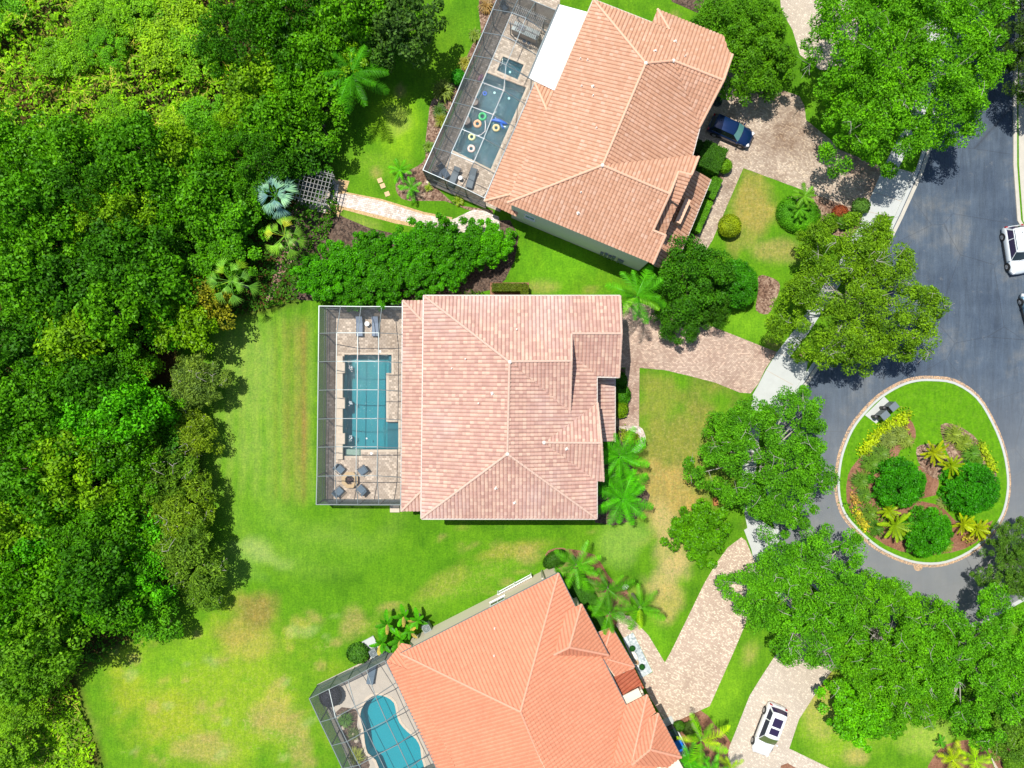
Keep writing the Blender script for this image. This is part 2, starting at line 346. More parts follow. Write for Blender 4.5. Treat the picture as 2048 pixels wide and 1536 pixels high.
def strip(name, pts, w, z0, z1, mat, label, cat, closed=False, px=True, parent=None, kind='structure'):
    P = [Vector((*p, 0)) for p in (G2(pts) if px else pts)]; n = len(P); mb = MB(); V = []
    for i, p in enumerate(P):
        a = P[(i - 1) % n] if (closed or i) else p; c = P[(i + 1) % n] if (closed or i < n - 1) else p
        d = (c - a).normalized(); s = Vector((d.y, -d.x, 0)) * w / 2
        V += [(p.x - s.x, p.y - s.y, z0), (p.x + s.x, p.y + s.y, z0), (p.x + s.x, p.y + s.y, z1), (p.x - s.x, p.y - s.y, z1)]
    f = []
    for i in range(n if closed else n - 1):
        a = 4 * i; b_ = 4 * ((i + 1) % n)
        for k in range(4): f.append((a + k, a + (k + 1) % 4, b_ + (k + 1) % 4, b_ + k))
    if not closed: f += [(3, 2, 1, 0), tuple(4 * (n - 1) + k for k in range(4))]
    mb.add(V, f); o = mb.build(name, mat, parent)
    if parent is None: tag(o, label, cat, kind=kind)
    return o
# ---------------------------------------------------------------- ground
def vnoise(X, Y, s, seed):
    r = np.random.default_rng(seed); g = r.random((260, 260)); x = (X / s + 100) % 259; y = (Y / s + 100) % 259
    i = x.astype(int); j = y.astype(int); u = x - i; v = y - j; u = u * u * (3 - 2 * u); v = v * v * (3 - 2 * v)
    return (g[i, j] * (1 - u) + g[i + 1, j] * u) * (1 - v) + (g[i, j + 1] * (1 - u) + g[i + 1, j + 1] * u) * v
POOL_MID = [(689, 709.6), (783, 709.6), (783, 746), (772.6, 746), (772.6, 844), (796.6, 844), (796.6, 899), (721.8, 899), (721.8, 911.5), (686, 911.5)]
POOL_TOP = [(973, 145.5), (1052, 175.4), (981.6, 337.5), (905.5, 300.4)]
SPA_TOP = [(1006, 113), (1047, 130), (1035, 159), (994, 141)]
POOL_LOW = smoothpoly([(753, 1390), (772.8, 1393.6), (788, 1405.6), (792.5, 1425), (799, 1445), (814.4, 1462.5), (831.9, 1477.8), (840.6, 1495), (842.8, 1515), (851, 1545), (850, 1580), (810, 1590), (770, 1560), (752, 1520), (736, 1506), (730, 1484), (727, 1458), (721, 1436), (723, 1418.7), (735.6, 1399)], 2)
DECK_MID = G2([(652, 618), (880, 618), (880, 1003), (652, 1003)])
DECK_TOP = G2([(1004, 4), (1050, -30), (1120, 0), (1110, 190), (1000, 424), (852, 360), (984, 50)])
DECK_LOW = G2([(634, 1369), (784, 1295), (960, 1620), (760, 1680)])
xs = np.concatenate([[-1500, -700, -300, -150, -90], np.arange(-62, 62.1, .4), [90, 150, 300, 700, 1500]])
ys = np.concatenate([[-1500, -700, -300, -150, -80], np.arange(-48, 48.1, .4), [80, 150, 300, 700, 1500]])
X, Y = np.meshgrid(xs, ys, indexing='ij'); PX = 1024 + X * 20; PY = 768 - Y * 20
C = np.zeros(X.shape + (3,)); C[:] = (.085, .285, .010); D = np.zeros(X.shape)
n1 = vnoise(X, Y, 3.5, 1); n2 = vnoise(X, Y, 1.3, 2); n3 = vnoise(X, Y, .8, 3); nn = .5 * n1 + .3 * n2 + .2 * n3
def blend(w, col, dry=0):
    global C, D
    w = np.clip(w, 0, 1)[..., None]; C = C * (1 - w) + np.array(col) * w
    D = D * (1 - w[..., 0]) + dry * w[..., 0]
def blob(px, py, rx, ry, col, k=1, dry=0, ang=0, hard=1.5, nz=.9):
    a = R(ang); dx = PX - px; dy = PY - py; u = (dx * math.cos(a) + dy * math.sin(a)) / rx; v = (-dx * math.sin(a) + dy * math.cos(a)) / ry
    d = np.sqrt(u * u + v * v) + (nn - .5) * nz * 1.6; blend(np.clip((1.15 - d) * hard, 0, 1) * k, col, dry)
blend(np.clip((nn - .35) * 2, 0, 1) * .5, (.14, .36, .02)); blend(np.clip((.45 - n2) * 2.5, 0, 1) * .6, (.055, .20, .008))
BR = (.25, .22, .08); TAN = (.36, .33, .16); LIME = (.24, .44, .03); PALE = (.30, .48, .20); LUSH = (.075, .29, .008)
blob(520, 850, 120, 320, (.13, .36, .03), .8); blob(500, 760, 60, 190, (.22, .42, .10), .55, .2)
st = np.sin((PX + 12 * n1) / 27 * 2 * math.pi) * .5 + .5
wL = np.clip((635 - np.abs(PX - 540) * 1.0 - 480) / 60, 0, 1) * np.clip((1010 - PY) / 40, 0, 1) * np.clip((PY - 600) / 60, 0, 1)
blend(wL * st * .45, (.25, .43, .10), .2)
for x0, wd_, k in ((607, 8, .75), (590, 7, .4), (572, 6, .45), (550, 5, .25)):
    blend(np.exp(-((PX - x0 - 4 * (n2 - .5)) / wd_) ** 2) * np.clip((PY - 625) / 40, 0, 1) * np.clip((1020 - PY) / 30, 0, 1) * k * (.5 + n1), BR, .3)
# mowing arcs at the corner below the cage
rr = np.hypot(PX - 630, PY - 960)
blend((np.sin(rr / 13) * .5 + .5) * np.clip((PY - 960) / 30, 0, 1) * np.clip((230 - rr) / 50, 0, 1) * np.clip((rr - 60) / 30, 0, 1) * .18, (.24, .44, .10), .1)
blob(520, 1105, 52, 26, PALE, .8, .2, 25); blob(470, 1130, 80, 40, (.20, .44, .10), .5); blob(640, 1090, 150, 30, (.18, .40, .06), .5, .1, -8)
blob(420, 1400, 260, 190, LIME, .8, .3); blob(330, 1330, 130, 50, (.16, .42, .02), .6, 0, -25); blob(520, 1215, 42, 38, BR, .85, .5); blob(480, 1260, 60, 30, BR, .5, .4, -25)
blob(330, 1440, 70, 60, (.32, .42, .04), .5, .4); blob(250, 1390, 40, 60, (.32, .42, .04), .5, .4); blob(500, 1290, 70, 30, (.45, .38, .15), .4, .7)
for q in ((700, 1245, 26, 38, 20), (672, 1285, 16, 10, 0), (778, 1212, 32, 10, -10), (640, 1330, 12, 12, 0), (560, 1440, 60, 40, 0), (400, 1500, 70, 30, 0), (600, 1500, 30, 50, 0)):
    blob(*q[:4], TAN, .55, 1, q[4])
rq = np.random.default_rng(12)
for _ in range(70):
    bx, by = rq.uniform(210, 680), rq.uniform(1230, 1536); blob(bx, by, rq.uniform(6, 26), rq.uniform(5, 14), [TAN, PALE, (.40, .42, .12), (.10, .36, .01)][rq.integers(4)], .5, rq.uniform(.3, 1), rq.uniform(-40, 40), 1.5, 1.4)
for _ in range(40):
    bx, by = rq.uniform(880, 1330), rq.uniform(1050, 1200); blob(bx, by, rq.uniform(8, 30), rq.uniform(3, 9), [TAN, (.26, .36, .08), (.06, .24, .01)][rq.integers(3)], .4, rq.uniform(.2, .8), rq.uniform(-30, 10), 1.5, 1.4)
blob(760, 1130, 260, 26, (.09, .30, .01), .5, 0, 12); blob(900, 1180, 160, 30, (.16, .38, .03), .5, .4, -25); blob(1030, 1100, 90, 14, (.30, .34, .08), .6, .7, -10)
blob(1060, 1110, 30, 18, TAN, .5, .8); blob(880, 1170, 70, 20, (.28, .34, .08), .4, .6, -25)
blob(1380, 900, 110, 150, (.22, .27, .07), .9, .5); blob(1350, 985, 75, 60, (.42, .34, .16), .8, .6); blob(1320, 800, 40, 60, (.24, .32, .07), .6, .3)
blob(1285, 1000, 50, 40, (.30, .30, .12), .6, .3); blob(1345, 1130, 48, 62, (.48, .44, .27), .95, 1); blob(1330, 1050, 26, 40, (.48, .44, .27), .8, 1, -15)
blob(1345, 1200, 30, 50, (.42, .40, .18), .7, .9, 20); blob(1240, 1080, 60, 50, (.22, .44, .10), .7, .1); blob(1410, 1190, 10, 70, (.14, .36, .03), .8, 0, 25)
blob(1300, 1300, 40, 60, (.13, .40, .015), .8); blob(1440, 1400, 40, 120, (.16, .42, .02), .9, 0, 25); blob(1500, 1310, 22, 40, (.36, .42, .14), .6, .6, 20)
blob(1500, 420, 50, 85, (.32, .31, .11), .9, .6, 10); blob(1540, 500, 60, 25, TAN, .6, .9, 10); blob(1600, 375, 70, 30, LUSH, .9, 0, 25); blob(1530, 560, 70, 40, (.11, .33, .012), .8)
blob(1510, 650, 90, 40, (.15, .42, .02), .9, 0, 15); blob(1545, 688, 22, 10, TAN, .6, .6, 30); blob(1090, 572, 36, 14, TAN, .8, .7); blob(1180, 580, 30, 8, (.30, .32, .10), .7, .5)
blob(1130, 530, 90, 60, (.12, .40, .015), .8); blob(790, 250, 45, 70, (.22, .50, .02), .8); blob(800, 180, 9, 14, TAN, .7, .7); blob(795, 240, 22, 30, (.28, .40, .12), .5, .2)
blob(880, 110, 60, 90, (.10, .26, .012), .6); blob(720, 450, 50, 26, (.28, .38, .12), .7, .3); blob(690, 460, 70, 40, (.15, .36, .03), .5); blob(750, 330, 60, 30, (.18, .42, .03), .5, .2)
blob(750, 345, 12, 14, TAN, .6, .6); blob(1330, 60, 80, 40, LUSH, .8); blob(1350, 30, 14, 10, TAN, .5, .6); blob(1700, 1400, 120, 120, (.22, .46, .03), .8, .4); blob(1715, 1515, 26, 18, (.42, .42, .18), .7, .8)
blob(1860, 1480, 60, 50, (.28, .50, .09), .8, .4); blob(1650, 1350, 30, 60, (.36, .34, .12), .8, .6, 20); blob(1640, 1430, 30, 40, (.36, .42, .14), .6, .6)
blob(1850, 850, 110, 90, (.12, .42, .008), .9); blob(1850, 945, 175, 190, (.12, .42, .008), .8); blob(720, 620, 20, 500, (.2, .4, .04), 0)
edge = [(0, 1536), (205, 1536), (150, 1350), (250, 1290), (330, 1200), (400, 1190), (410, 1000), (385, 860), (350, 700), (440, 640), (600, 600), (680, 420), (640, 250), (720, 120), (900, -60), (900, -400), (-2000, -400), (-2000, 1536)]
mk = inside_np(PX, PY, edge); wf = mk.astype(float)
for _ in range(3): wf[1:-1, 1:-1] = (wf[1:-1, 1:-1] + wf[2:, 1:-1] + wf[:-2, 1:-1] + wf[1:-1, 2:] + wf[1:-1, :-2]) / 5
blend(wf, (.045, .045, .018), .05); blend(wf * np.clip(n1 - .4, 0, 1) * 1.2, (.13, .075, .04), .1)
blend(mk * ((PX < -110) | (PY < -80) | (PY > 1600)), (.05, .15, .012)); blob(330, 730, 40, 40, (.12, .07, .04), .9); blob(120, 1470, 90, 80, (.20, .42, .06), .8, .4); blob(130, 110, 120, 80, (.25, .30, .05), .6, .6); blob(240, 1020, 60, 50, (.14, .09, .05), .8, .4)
# real turf stands a touch taller than paving; faces below the pool decks are left open for the basins
hole = np.zeros(X.shape, bool)
for dk in (DECK_MID, DECK_TOP, DECK_LOW): hole |= inside_np(X, Y, dk)
nx, ny = X.shape; idx = np.arange(nx * ny).reshape(nx, ny)
Fq = np.stack([idx[:-1, :-1], idx[1:, :-1], idx[1:, 1:], idx[:-1, 1:]], -1).reshape(-1, 4)
hq = (hole[:-1, :-1] & hole[1:, :-1] & hole[1:, 1:] & hole[:-1, 1:]).reshape(-1)
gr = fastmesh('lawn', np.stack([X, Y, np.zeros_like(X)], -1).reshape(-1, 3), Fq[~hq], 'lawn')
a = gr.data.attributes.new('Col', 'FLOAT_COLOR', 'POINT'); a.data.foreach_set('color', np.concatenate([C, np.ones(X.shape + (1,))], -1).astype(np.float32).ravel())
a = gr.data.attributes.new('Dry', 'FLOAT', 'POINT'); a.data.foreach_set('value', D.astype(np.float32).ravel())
tag(gr, 'green lawn and woodland soil with dry tan patches and mowing stripes', 'ground', kind='structure')
# road with cul-de-sac
ROADL = [(1900, -300), (1893, 0), (1880, 150), (1858, 270), (1835, 339), (1793, 432), (1740, 540), (1672, 660), (1612, 752), (1572, 810), (1545, 870), (1532, 945), (1540, 1020), (1566, 1090), (1606, 1150), (1666, 1205), (1750, 1245), (1850, 1265), (1960, 1245), (2060, 1190), (2140, 1100), (2200, 1000)]
ROADR = [(2260, 700), (2170, 600), (2110, 530), (2060, 480), (2037, 441), (2029, 330), (2029, 200), (2035, 0), (2040, -300)]
sheet('road', ROADL + ROADR, .006, 'asphalt', 'worn blue grey asphalt road ending in a turning circle', 'road')
strip('kerb', ROADL[:14], .35, .0, .11, 'concrete', 'pale concrete kerb along the house side of the road', 'kerb')
strip('kerb', ROADL[14:], .35, .0, .11, 'concrete', 'pale concrete kerb round the lower side of the turning circle', 'kerb')
strip('kerb', ROADR, .35, .0, .11, 'old_concrete', 'weathered concrete kerb on the far side of the road', 'kerb')
strip('gutter', [(x + 9, y + 3) for x, y in ROADL[2:11]], .35, .0, .016, 'old_concrete', 'stained concrete gutter strip beside the kerb', 'gutter')
sheet('sidewalk', [(2046, -300), (2042, 0), (2037, 200), (2038, 330), (2046, 441), (2075, 500), (2110, 500), (2110, -300)], .008, 'old_concrete', 'weathered sidewalk on the far side of the road', 'sidewalk')
SW = [(1862, -200), (1850, 150), (1815, 240), (1769, 330), (1729, 422), (1680, 520), (1588.5, 660), (1554, 704), (1532, 740), (1508, 786), (1492, 860), (1484, 940), (1488, 1020), (1506, 1115), (1545, 1180), (1600, 1235), (1680, 1285)]
SW2 = [(x + 27, y + 8) for x, y in SW]
sheet('sidewalk', SW + SW2[::-1], .010, 'concrete', 'pale concrete sidewalk running along the house fronts', 'sidewalk')
for q, lb in (([(1769, 330), (1825, 345), (1835, 339), (1793, 432), (1781, 432), (1729, 422)], 'concrete driveway apron of the top house'), ([(1554, 704), (1579, 716), (1615, 723), (1612, 752), (1575, 806), (1560, 830), (1505, 790)], 'concrete driveway apron of the middle house'), ([(1488, 1060), (1520, 1040), (1552, 1060), (1574, 1098), (1600, 1142), (1560, 1150), (1510, 1118)], 'concrete driveway apron of the lower house')):
    sheet('driveway_apron', q, .014, 'concrete', 'pale ' + lb + ' at the kerb', 'apron')
for q in (((1729.5, 422), (1781, 433)), ((1748, 384), (1803, 403)), ((1767, 335), (1826, 346)), ((1554, 704), (1579, 716)), ((1579, 716), (1618, 724)), ((1573, 684), (1600, 696)), ((1532, 740), (1586, 770))):
    strip('joint', q, .05, .014, .017, 'stone', 'dark joint line across the concrete apron', 'joint')
sheet('driveway', [(1380, 250), (1440, 130), (1465, 140), (1520, 165), (1564, 180), (1598.5, 192), (1609, 212), (1612, 240), (1660.8, 279), (1675.8, 298), (1768, 335), (1727, 425), (1486.7, 336), (1456.7, 405.7), (1425, 480), (1400, 520), (1380, 500), (1409, 450), (1452, 345), (1440, 320), (1370, 320)], .012, 'paver_top', 'stained brown paver driveway of the top house', 'driveway')
sheet('driveway', [(1225, 630), (1260, 600), (1360, 630), (1429.5, 655), (1474.5, 672.7), (1519.4, 690.7), (1554, 704), (1530.6, 738), (1517, 767), (1501, 787), (1479, 785), (1429.5, 765), (1375.6, 751), (1328.5, 740), (1279, 735.6), (1278, 852.5), (1229.6, 852.5), (1229.6, 830), (1238, 825), (1251, 800), (1251, 735), (1215, 735)], .012, 'paver_mid', 'pinkish paver driveway and front walk of the middle house', 'driveway')
sheet('driveway', [(1482.6, 1074.6), (1491.6, 1081), (1506, 1115), (1530, 1160), (1493.8, 1240.8), (1466.9, 1305), (1419.5, 1412), (1358, 1440), (1335, 1450), (1300, 1395), (1281, 1357), (1306, 1344), (1266, 1264), (1247, 1277), (1232, 1250), (1244, 1230), (1260, 1232), (1297, 1270.7), (1329.7, 1325), (1341, 1305), (1374.8, 1236), (1408.5, 1166.7), (1431, 1128.5), (1455.6, 1094.8)], .012, 'paver_low', 'pale peach paver driveway and front walk of the lower house', 'driveway')
sheet('driveway', [(1640, 1225), (1690, 1270), (1679.4, 1321), (1640.8, 1372.4), (1597.8, 1439), (1578.5, 1497), (1680, 1546), (1750, 1600), (1500, 1640), (1440, 1640), (1458, 1495), (1473, 1458), (1499, 1391.7), (1527, 1346.6), (1548.4, 1314), (1600, 1260)], .012, 'paver_far', 'cream paver driveway under the white car at the bottom', 'driveway')
sheet('driveway', [(1556, -60), (1660, -60), (1720, 40), (1700, 140), (1640, 140), (1600, 110), (1585, 60), (1562, 20)], .012, 'paver_far', 'cream paver driveway at the top edge beyond the trees', 'driveway')
sheet('path', [(1965, 1470), (1985, 1462), (2046, 1462), (2046, 1482), (1990, 1492), (2020, 1545), (1995, 1550)], .010, 'paver_far', 'pale paver footpath in the bottom right corner', 'path')
# beds
BZ = [0]
def bed(px, mat, label, z=None, sm=3):
    BZ[0] += 1; z = .0045 + .0004 * BZ[0] if z is None else z
    return sheet('planting_bed', px, z, mat, label, 'planting bed', smooth_n=sm)
bed([(958, -10), (962, 60), (945, 88), (923, 137), (905, 165), (864.6, 199), (857, 234), (851, 283), (850.8, 316), (835, 332), (800, 352), (791, 370), (797, 391), (820, 402), (890, 402), (933, 419), (967, 425), (985, 420), (852, 356), (1010, 0), (1015, -20)], 'mulch', 'brown mulch bed along the top pool cage', sm=2)
bed([(600, 395), (640, 420), (676, 432), (672, 450), (661, 462), (638.6, 487), (590, 520), (573, 538), (545, 598), (531, 600), (545, 560), (560, 480), (580, 430)], 'mulch', 'dark mulch bed below the timber pergola', sm=2)
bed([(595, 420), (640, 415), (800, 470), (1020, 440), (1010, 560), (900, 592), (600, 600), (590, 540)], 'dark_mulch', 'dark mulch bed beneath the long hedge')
bed([(1517, 552), (1545, 556), (1560, 570), (1552, 600), (1536, 628), (1512, 620), (1515, 590)], 'mulch', 'tan mulch bed between round bush and street tree')
bed([(1440, 340), (1456, 345), (1430, 400), (1400, 470), (1385, 500), (1380, 480), (1420, 400)], 'mulch', 'mulch bed along the front walk of the top house', sm=1)
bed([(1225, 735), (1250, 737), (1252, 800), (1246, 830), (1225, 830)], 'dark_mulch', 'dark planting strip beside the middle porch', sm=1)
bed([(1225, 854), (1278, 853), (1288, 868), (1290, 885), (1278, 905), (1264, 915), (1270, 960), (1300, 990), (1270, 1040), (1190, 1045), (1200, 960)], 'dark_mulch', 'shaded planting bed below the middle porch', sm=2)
bed([(1238, 853), (1277, 852), (1289, 866), (1291, 882), (1284, 897), (1272, 906), (1264, 900), (1276, 884), (1274, 868), (1262, 862), (1240, 860)], 'river_gravel', 'pale river gravel edging curved below the front walk', .014, 2)
bed([(980, 565), (1058, 565), (1058, 600), (980, 600)], 'brown_mulch', 'brown mulch patch inside the clipped hedge', sm=0)
bed([(1090, 1110), (1110, 1096), (1140, 1098), (1190, 1110), (1216, 1150), (1250, 1185), (1262, 1210), (1240, 1240), (1225, 1260), (1180, 1240), (1120, 1140)], 'brown_mulch', 'reddish mulch bed beside the lower house', sm=2)
bed([(1245.6, 1277), (1266, 1264.5), (1305, 1343.5), (1281, 1357)], 'white_gravel', 'white gravel bed by the lower house entrance', .016, 0)
bed([(1345, 1440), (1400, 1420), (1430, 1450), (1465, 1490), (1460, 1560), (1360, 1560), (1350, 1500)], 'brown_mulch', 'mulch bed with palms right of the lower house', sm=2)
bed([(1862, 1550), (1866, 1515), (1890, 1490), (1930, 1480), (1960, 1485), (1990, 1540), (1980, 1560)], 'brown_mulch', 'brown mulch bed in the bottom right corner', sm=2)
bed([(1975, 1500), (2000, 1480), (2060, 1475), (2070, 1560), (2010, 1560)], 'brown_mulch', 'small reddish bed right of the corner path', sm=1)
bed([(1562, 1531), (1575, 1526), (1600, 1540), (1580, 1560), (1555, 1560)], 'brown_mulch', 'small dry wedge below the white car', .016, 0)
bed([(1318, -30), (1345, 4), (1400, 28), (1415, 30), (1440, 0), (1430, -40)], 'dark_mulch', 'dark mulch strip at the top edge', sm=0)
bed([(1575, 395), (1640, 392), (1705, 412), (1725, 430), (1700, 475), (1640, 462), (1590, 465), (1560, 430)], 'mulch', 'mulch bed around the oval hedge', sm=2)
bed([(1225, 1190), (1250, 1175), (1262, 1195), (1240, 1215)], 'brown_mulch', 'red brown mulch between the lower palms', .012, 1)
# roundabout
RB = [(1862, 760), (1907, 766), (1952, 795.5), (1983.5, 845.7), (2004.7, 898.6), (2014, 951), (2012.6, 991), (2002, 1030.7), (1975.6, 1070), (1938.6, 1102), (1891, 1123), (1846, 1126), (1803.8, 1116.6), (1756.3, 1094), (1719.3, 1062.4), (1692.9, 1033), (1680, 1003), (1676, 965), (1680, 925), (1687.6, 896), (1703.4, 859), (1727, 827), (1759, 795.5), (1798.6, 771.7), (1830, 761.7)]
RBs = smoothpoly(RB, 3)
speck = [(x + (x - 1850) * .045, y + (y - 945) * .045) for x, y in RBs]
sheet('leaf_litter', speck, .010, 'leaf_litter', 'fallen brown leaves gathered against the round island kerb', 'fallen leaves', hole=[G2(RB)], kind='stuff')
nrt = [q for q in G2(RBs)]
gi = sheet('island_lawn', [(x, y) for x, y in RBs], .10, 'lawn', 'bright green grass of the round traffic island', 'lawn')
me = gi.data; bmx = bmesh.new(); bmx.from_mesh(me); bmesh.ops.triangulate(bmx, faces=bmx.faces); bmx.to_mesh(me); bmx.free()
a = me.attributes.new('Col', 'FLOAT_COLOR', 'POINT'); a.data.foreach_set('color', [.10, .33, .008, 1] * len(me.vertices))
a = me.attributes.new('Dry', 'FLOAT', 'POINT'); a.data.foreach_set('value', [.05] * len(me.vertices))
strip('kerb', RBs, .22, 0, .14, 'concrete', 'pale concrete kerb ring round the planted traffic island', 'kerb', closed=True)
bed([(1728, 905), (1760, 880), (1790, 840), (1815, 835), (1830, 860), (1826, 885), (1800, 900), (1795, 920), (1810, 940), (1860, 925), (1875, 945), (1870, 990), (1820, 1000), (1880, 1010), (1930, 1060), (1985, 1040), (1950, 1085), (1900, 1105), (1830, 1108), (1770, 1090), (1715, 1045), (1692, 1000), (1695, 950), (1710, 925)], 'brown_mulch', 'brown soil bed across the lower half of the island', .104, 2)
bed([(1880, 850), (1905, 848), (1945, 870), (1975, 910), (1992, 950), (1980, 980), (1940, 960), (1900, 920), (1885, 880)], 'mulch', 'mulch bed in the upper right of the island', .106, 2)
bed([(1832, 895), (1850, 888), (1870, 890), (1900, 930), (1880, 960), (1850, 945), (1834, 920)], 'mulch', 'grey soil patch under the yellow island palms', .108, 2)
sheet('mailbox_pad', [(1728.5, 830), (1767, 793), (1785, 811), (1751, 847)], .12, 'concrete', 'concrete pad under the mailbox units on the island', 'pad')
# paths around the pergola
sheet('path_edging', [(676, 358), (699, 362), (692, 384), (763, 398), (848, 424), (905, 435), (900, 446), (857, 459), (791, 447), (686, 419), (676, 434), (660, 430)], .010, 'wood_chips', 'orange tan wood chip strip bordering the paver path', 'edging')
sheet('path', [(676, 388), (692, 387), (763, 402), (848, 429), (905, 439), (947, 419), (972, 422), (998, 434), (1000, 470), (900, 470), (857, 452), (791, 439), (686, 413), (668, 408)], .014, 'path_pale', 'pale paver path from the cage door to the pergola', 'path')
sheet('patio', [(596, 352), (640, 352), (678, 362), (672, 430), (640, 425), (598, 408)], .014, 'path_pale', 'small paver patio under the timber pergola', 'patio')
sheet('path_edging', [(664, 408), (684, 412), (677, 436), (650, 427)], .018, 'wood_chips', 'lower wood chip corner by the pergola', 'edging')
for px_, py_ in ((760, 361), (765.5, 371.8), (774.5, 388)):
    q = G(px_, py_); mb = MB(); mb.box((0, 0, .03), (.5, .48, .05), top=.94)
    o = mb.build('stepping_stone', 'step_stone'); o.location = (q.x, q.y, 0); o.rotation_euler.z = R(20)
    tag(o, {361: 'square orange stepping stone nearest the paver cage', 371.8: 'middle one of the three orange stepping stones', 388: 'lowest orange stepping stone, nearest the pale path'}[py_], 'stepping stone', 'stepping stones on the lawn')
# ---------------------------------------------------------------- houses
CAMP = Vector((0, 0, H))
class Pl:
    def __init__(s, *p):
        p = [G(*q) for q in p]; s.p = p[0]; s.n = (p[1] - p[0]).cross(p[2] - p[0]).normalized()
        if s.n.z < 0: s.n = -s.n
    def hit(s, x, y):
        d = G(x, y, 0) - CAMP; t_ = (s.p - CAMP).dot(s.n) / d.dot(s.n); return CAMP + d * t_
def poly_clip_grid(pl, pts, tw, tl, amp, step):
    n = pl.n; down = Vector((n.x, n.y, 0)); down = (down.normalized() if down.length > 1e-3 else Vector((1, 0, 0)))
    v = (-(down - n * down.dot(n))).normalized(); u = v.cross(n).normalized()
    o = Vector((0, 0, 0)); P2 = [((p - pl.p).dot(u), (p - pl.p).dot(v)) for p in pts]
    us = [a for a, b_ in P2]; vs = [b_ for a, b_ in P2]; c0, c1 = int(min(us) / tw) - 2, int(max(us) / tw) + 2; r0, r1 = int(min(vs) / tl) - 2, int(max(vs) / tl) + 2
    CC, RR_ = np.meshgrid((np.arange(c0, c1) + .5) * tw, (np.arange(r0, r1) + .5) * tl, indexing='ij')
    ok = inside_np(CC, RR_, P2)
    for i in range(len(P2)):
        ax, ay = P2[i]; bx, by = P2[(i + 1) % len(P2)]; dx, dy = bx - ax, by - ay; q = dx * dx + dy * dy or 1
        tt = np.clip(((CC - ax) * dx + (RR_ - ay) * dy) / q, 0, 1); ok |= np.hypot(CC - ax - tt * dx, RR_ - ay - tt * dy) < .45
    fr = [(0, -.5), (.13, -.35), (.2, .6), (.42, 1), (.7, .85), (.93, .35)]
    bm = bmesh.new(); cache = {}
    def vert(ci, fi, ri, top):
        if fi == len(fr): ci += 1; fi = 0
        k = (ci, fi, ri, top)
        if k not in cache:
            h = fr[fi][1] * amp + (0 if top else step)
            p = pl.p + u * ((ci + fr[fi][0]) * tw) + v * (ri * tl) + n * h; cache[k] = bm.verts.new(p)
        return cache[k]
    for i, j in zip(*np.nonzero(ok)):
        ci, ri = i + c0, j + r0
        for fi in range(len(fr)):
            f_ = bm.faces.new((vert(ci, fi, ri, 0), vert(ci, fi + 1, ri, 0), vert(ci, fi + 1, ri + 1, 1), vert(ci, fi, ri + 1, 1)))
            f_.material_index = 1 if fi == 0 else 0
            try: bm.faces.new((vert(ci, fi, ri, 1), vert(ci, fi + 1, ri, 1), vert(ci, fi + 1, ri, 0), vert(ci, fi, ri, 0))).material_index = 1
            except ValueError: pass
    m_ = len(pts)
    for i in range(m_):
        a = pts[i]; e = pts[(i + 1) % m_] - a
        if e.length < 1e-3: continue
        bmesh.ops.bisect_plane(bm, geom=bm.verts[:] + bm.edges[:] + bm.faces[:], plane_co=a, plane_no=e.cross(n).normalized(), dist=1e-4)
    dead = [f for f in bm.faces if not inside(((f.calc_center_median() - pl.p).dot(u), (f.calc_center_median() - pl.p).dot(v)), P2)]
    bmesh.ops.delete(bm, geom=dead, context='FACES')
    bm.verts.index_update(); V = [x.co.copy() for x in bm.verts]; Fc = []; UV = []
    for f in bm.faces:
        ix = [x.index for x in f.verts]; Fc.append(ix); c = f.calc_center_median()
        cu = (c - pl.p).dot(u) / tw; cv = (c - pl.p).dot(v) / tl
        for x in f.verts:
            UV.append((math.floor(cu) + .5, math.floor(cv + 1e-3) + .5))
    MI = [f.material_index for f in bm.faces]; bm.free(); return V, Fc, UV, MI
class Roof:
    def __init__(s): s.v = []; s.f = []; s.uv = []; s.off = 0; s.deck = MB(); s.mi = []
    def face(s, pl, px, tw=.34, tl=.36, amp=.055, step=.04):
        pts = [pl.hit(x, y) for x, y in px]; V, Fc, UV, MI = poly_clip_grid(pl, pts, tw, tl, amp, step); n = len(s.v)
        s.off += 17; s.mi += MI; s.v += V; s.f += [[i + n for i in f] for f in Fc]; s.uv += [(a + s.off * 3, b_ + s.off) for a, b_ in UV]
        lo = [p - pl.n * .07 for p in pts]; lo2 = [p - pl.n * .17 for p in pts]; k = len(lo)
        s.deck.add(lo + lo2, [tuple(range(k)), tuple(range(k, 2 * k))[::-1]] + [(i, k + i, k + (i + 1) % k, (i + 1) % k) for i in range(k)])
    def build(s, name, mat, parent, deckmat='stucco_tan'):
        me = bpy.data.meshes.new(name); inv = -parent.matrix_basis.translation
        nv = len(s.v); V = [tuple(p + inv) for p in s.v] + [tuple(Vector(p) + inv) for p in s.deck.v]
        me.from_pydata(V, [], s.f + [tuple(i + nv for i in f) for f in s.deck.f])
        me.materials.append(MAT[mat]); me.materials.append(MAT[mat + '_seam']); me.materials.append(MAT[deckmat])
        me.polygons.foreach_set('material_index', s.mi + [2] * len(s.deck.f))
        uv = me.uv_layers.new(name='UVMap'); tot = len(me.loops); arr = np.zeros((tot, 2), np.float32); arr[:len(s.uv)] = s.uv
        uv.data.foreach_set('uv', arr.ravel()); ob = bpy.data.objects.new(name, me); COL.objects.link(ob); ob.parent = parent; return ob
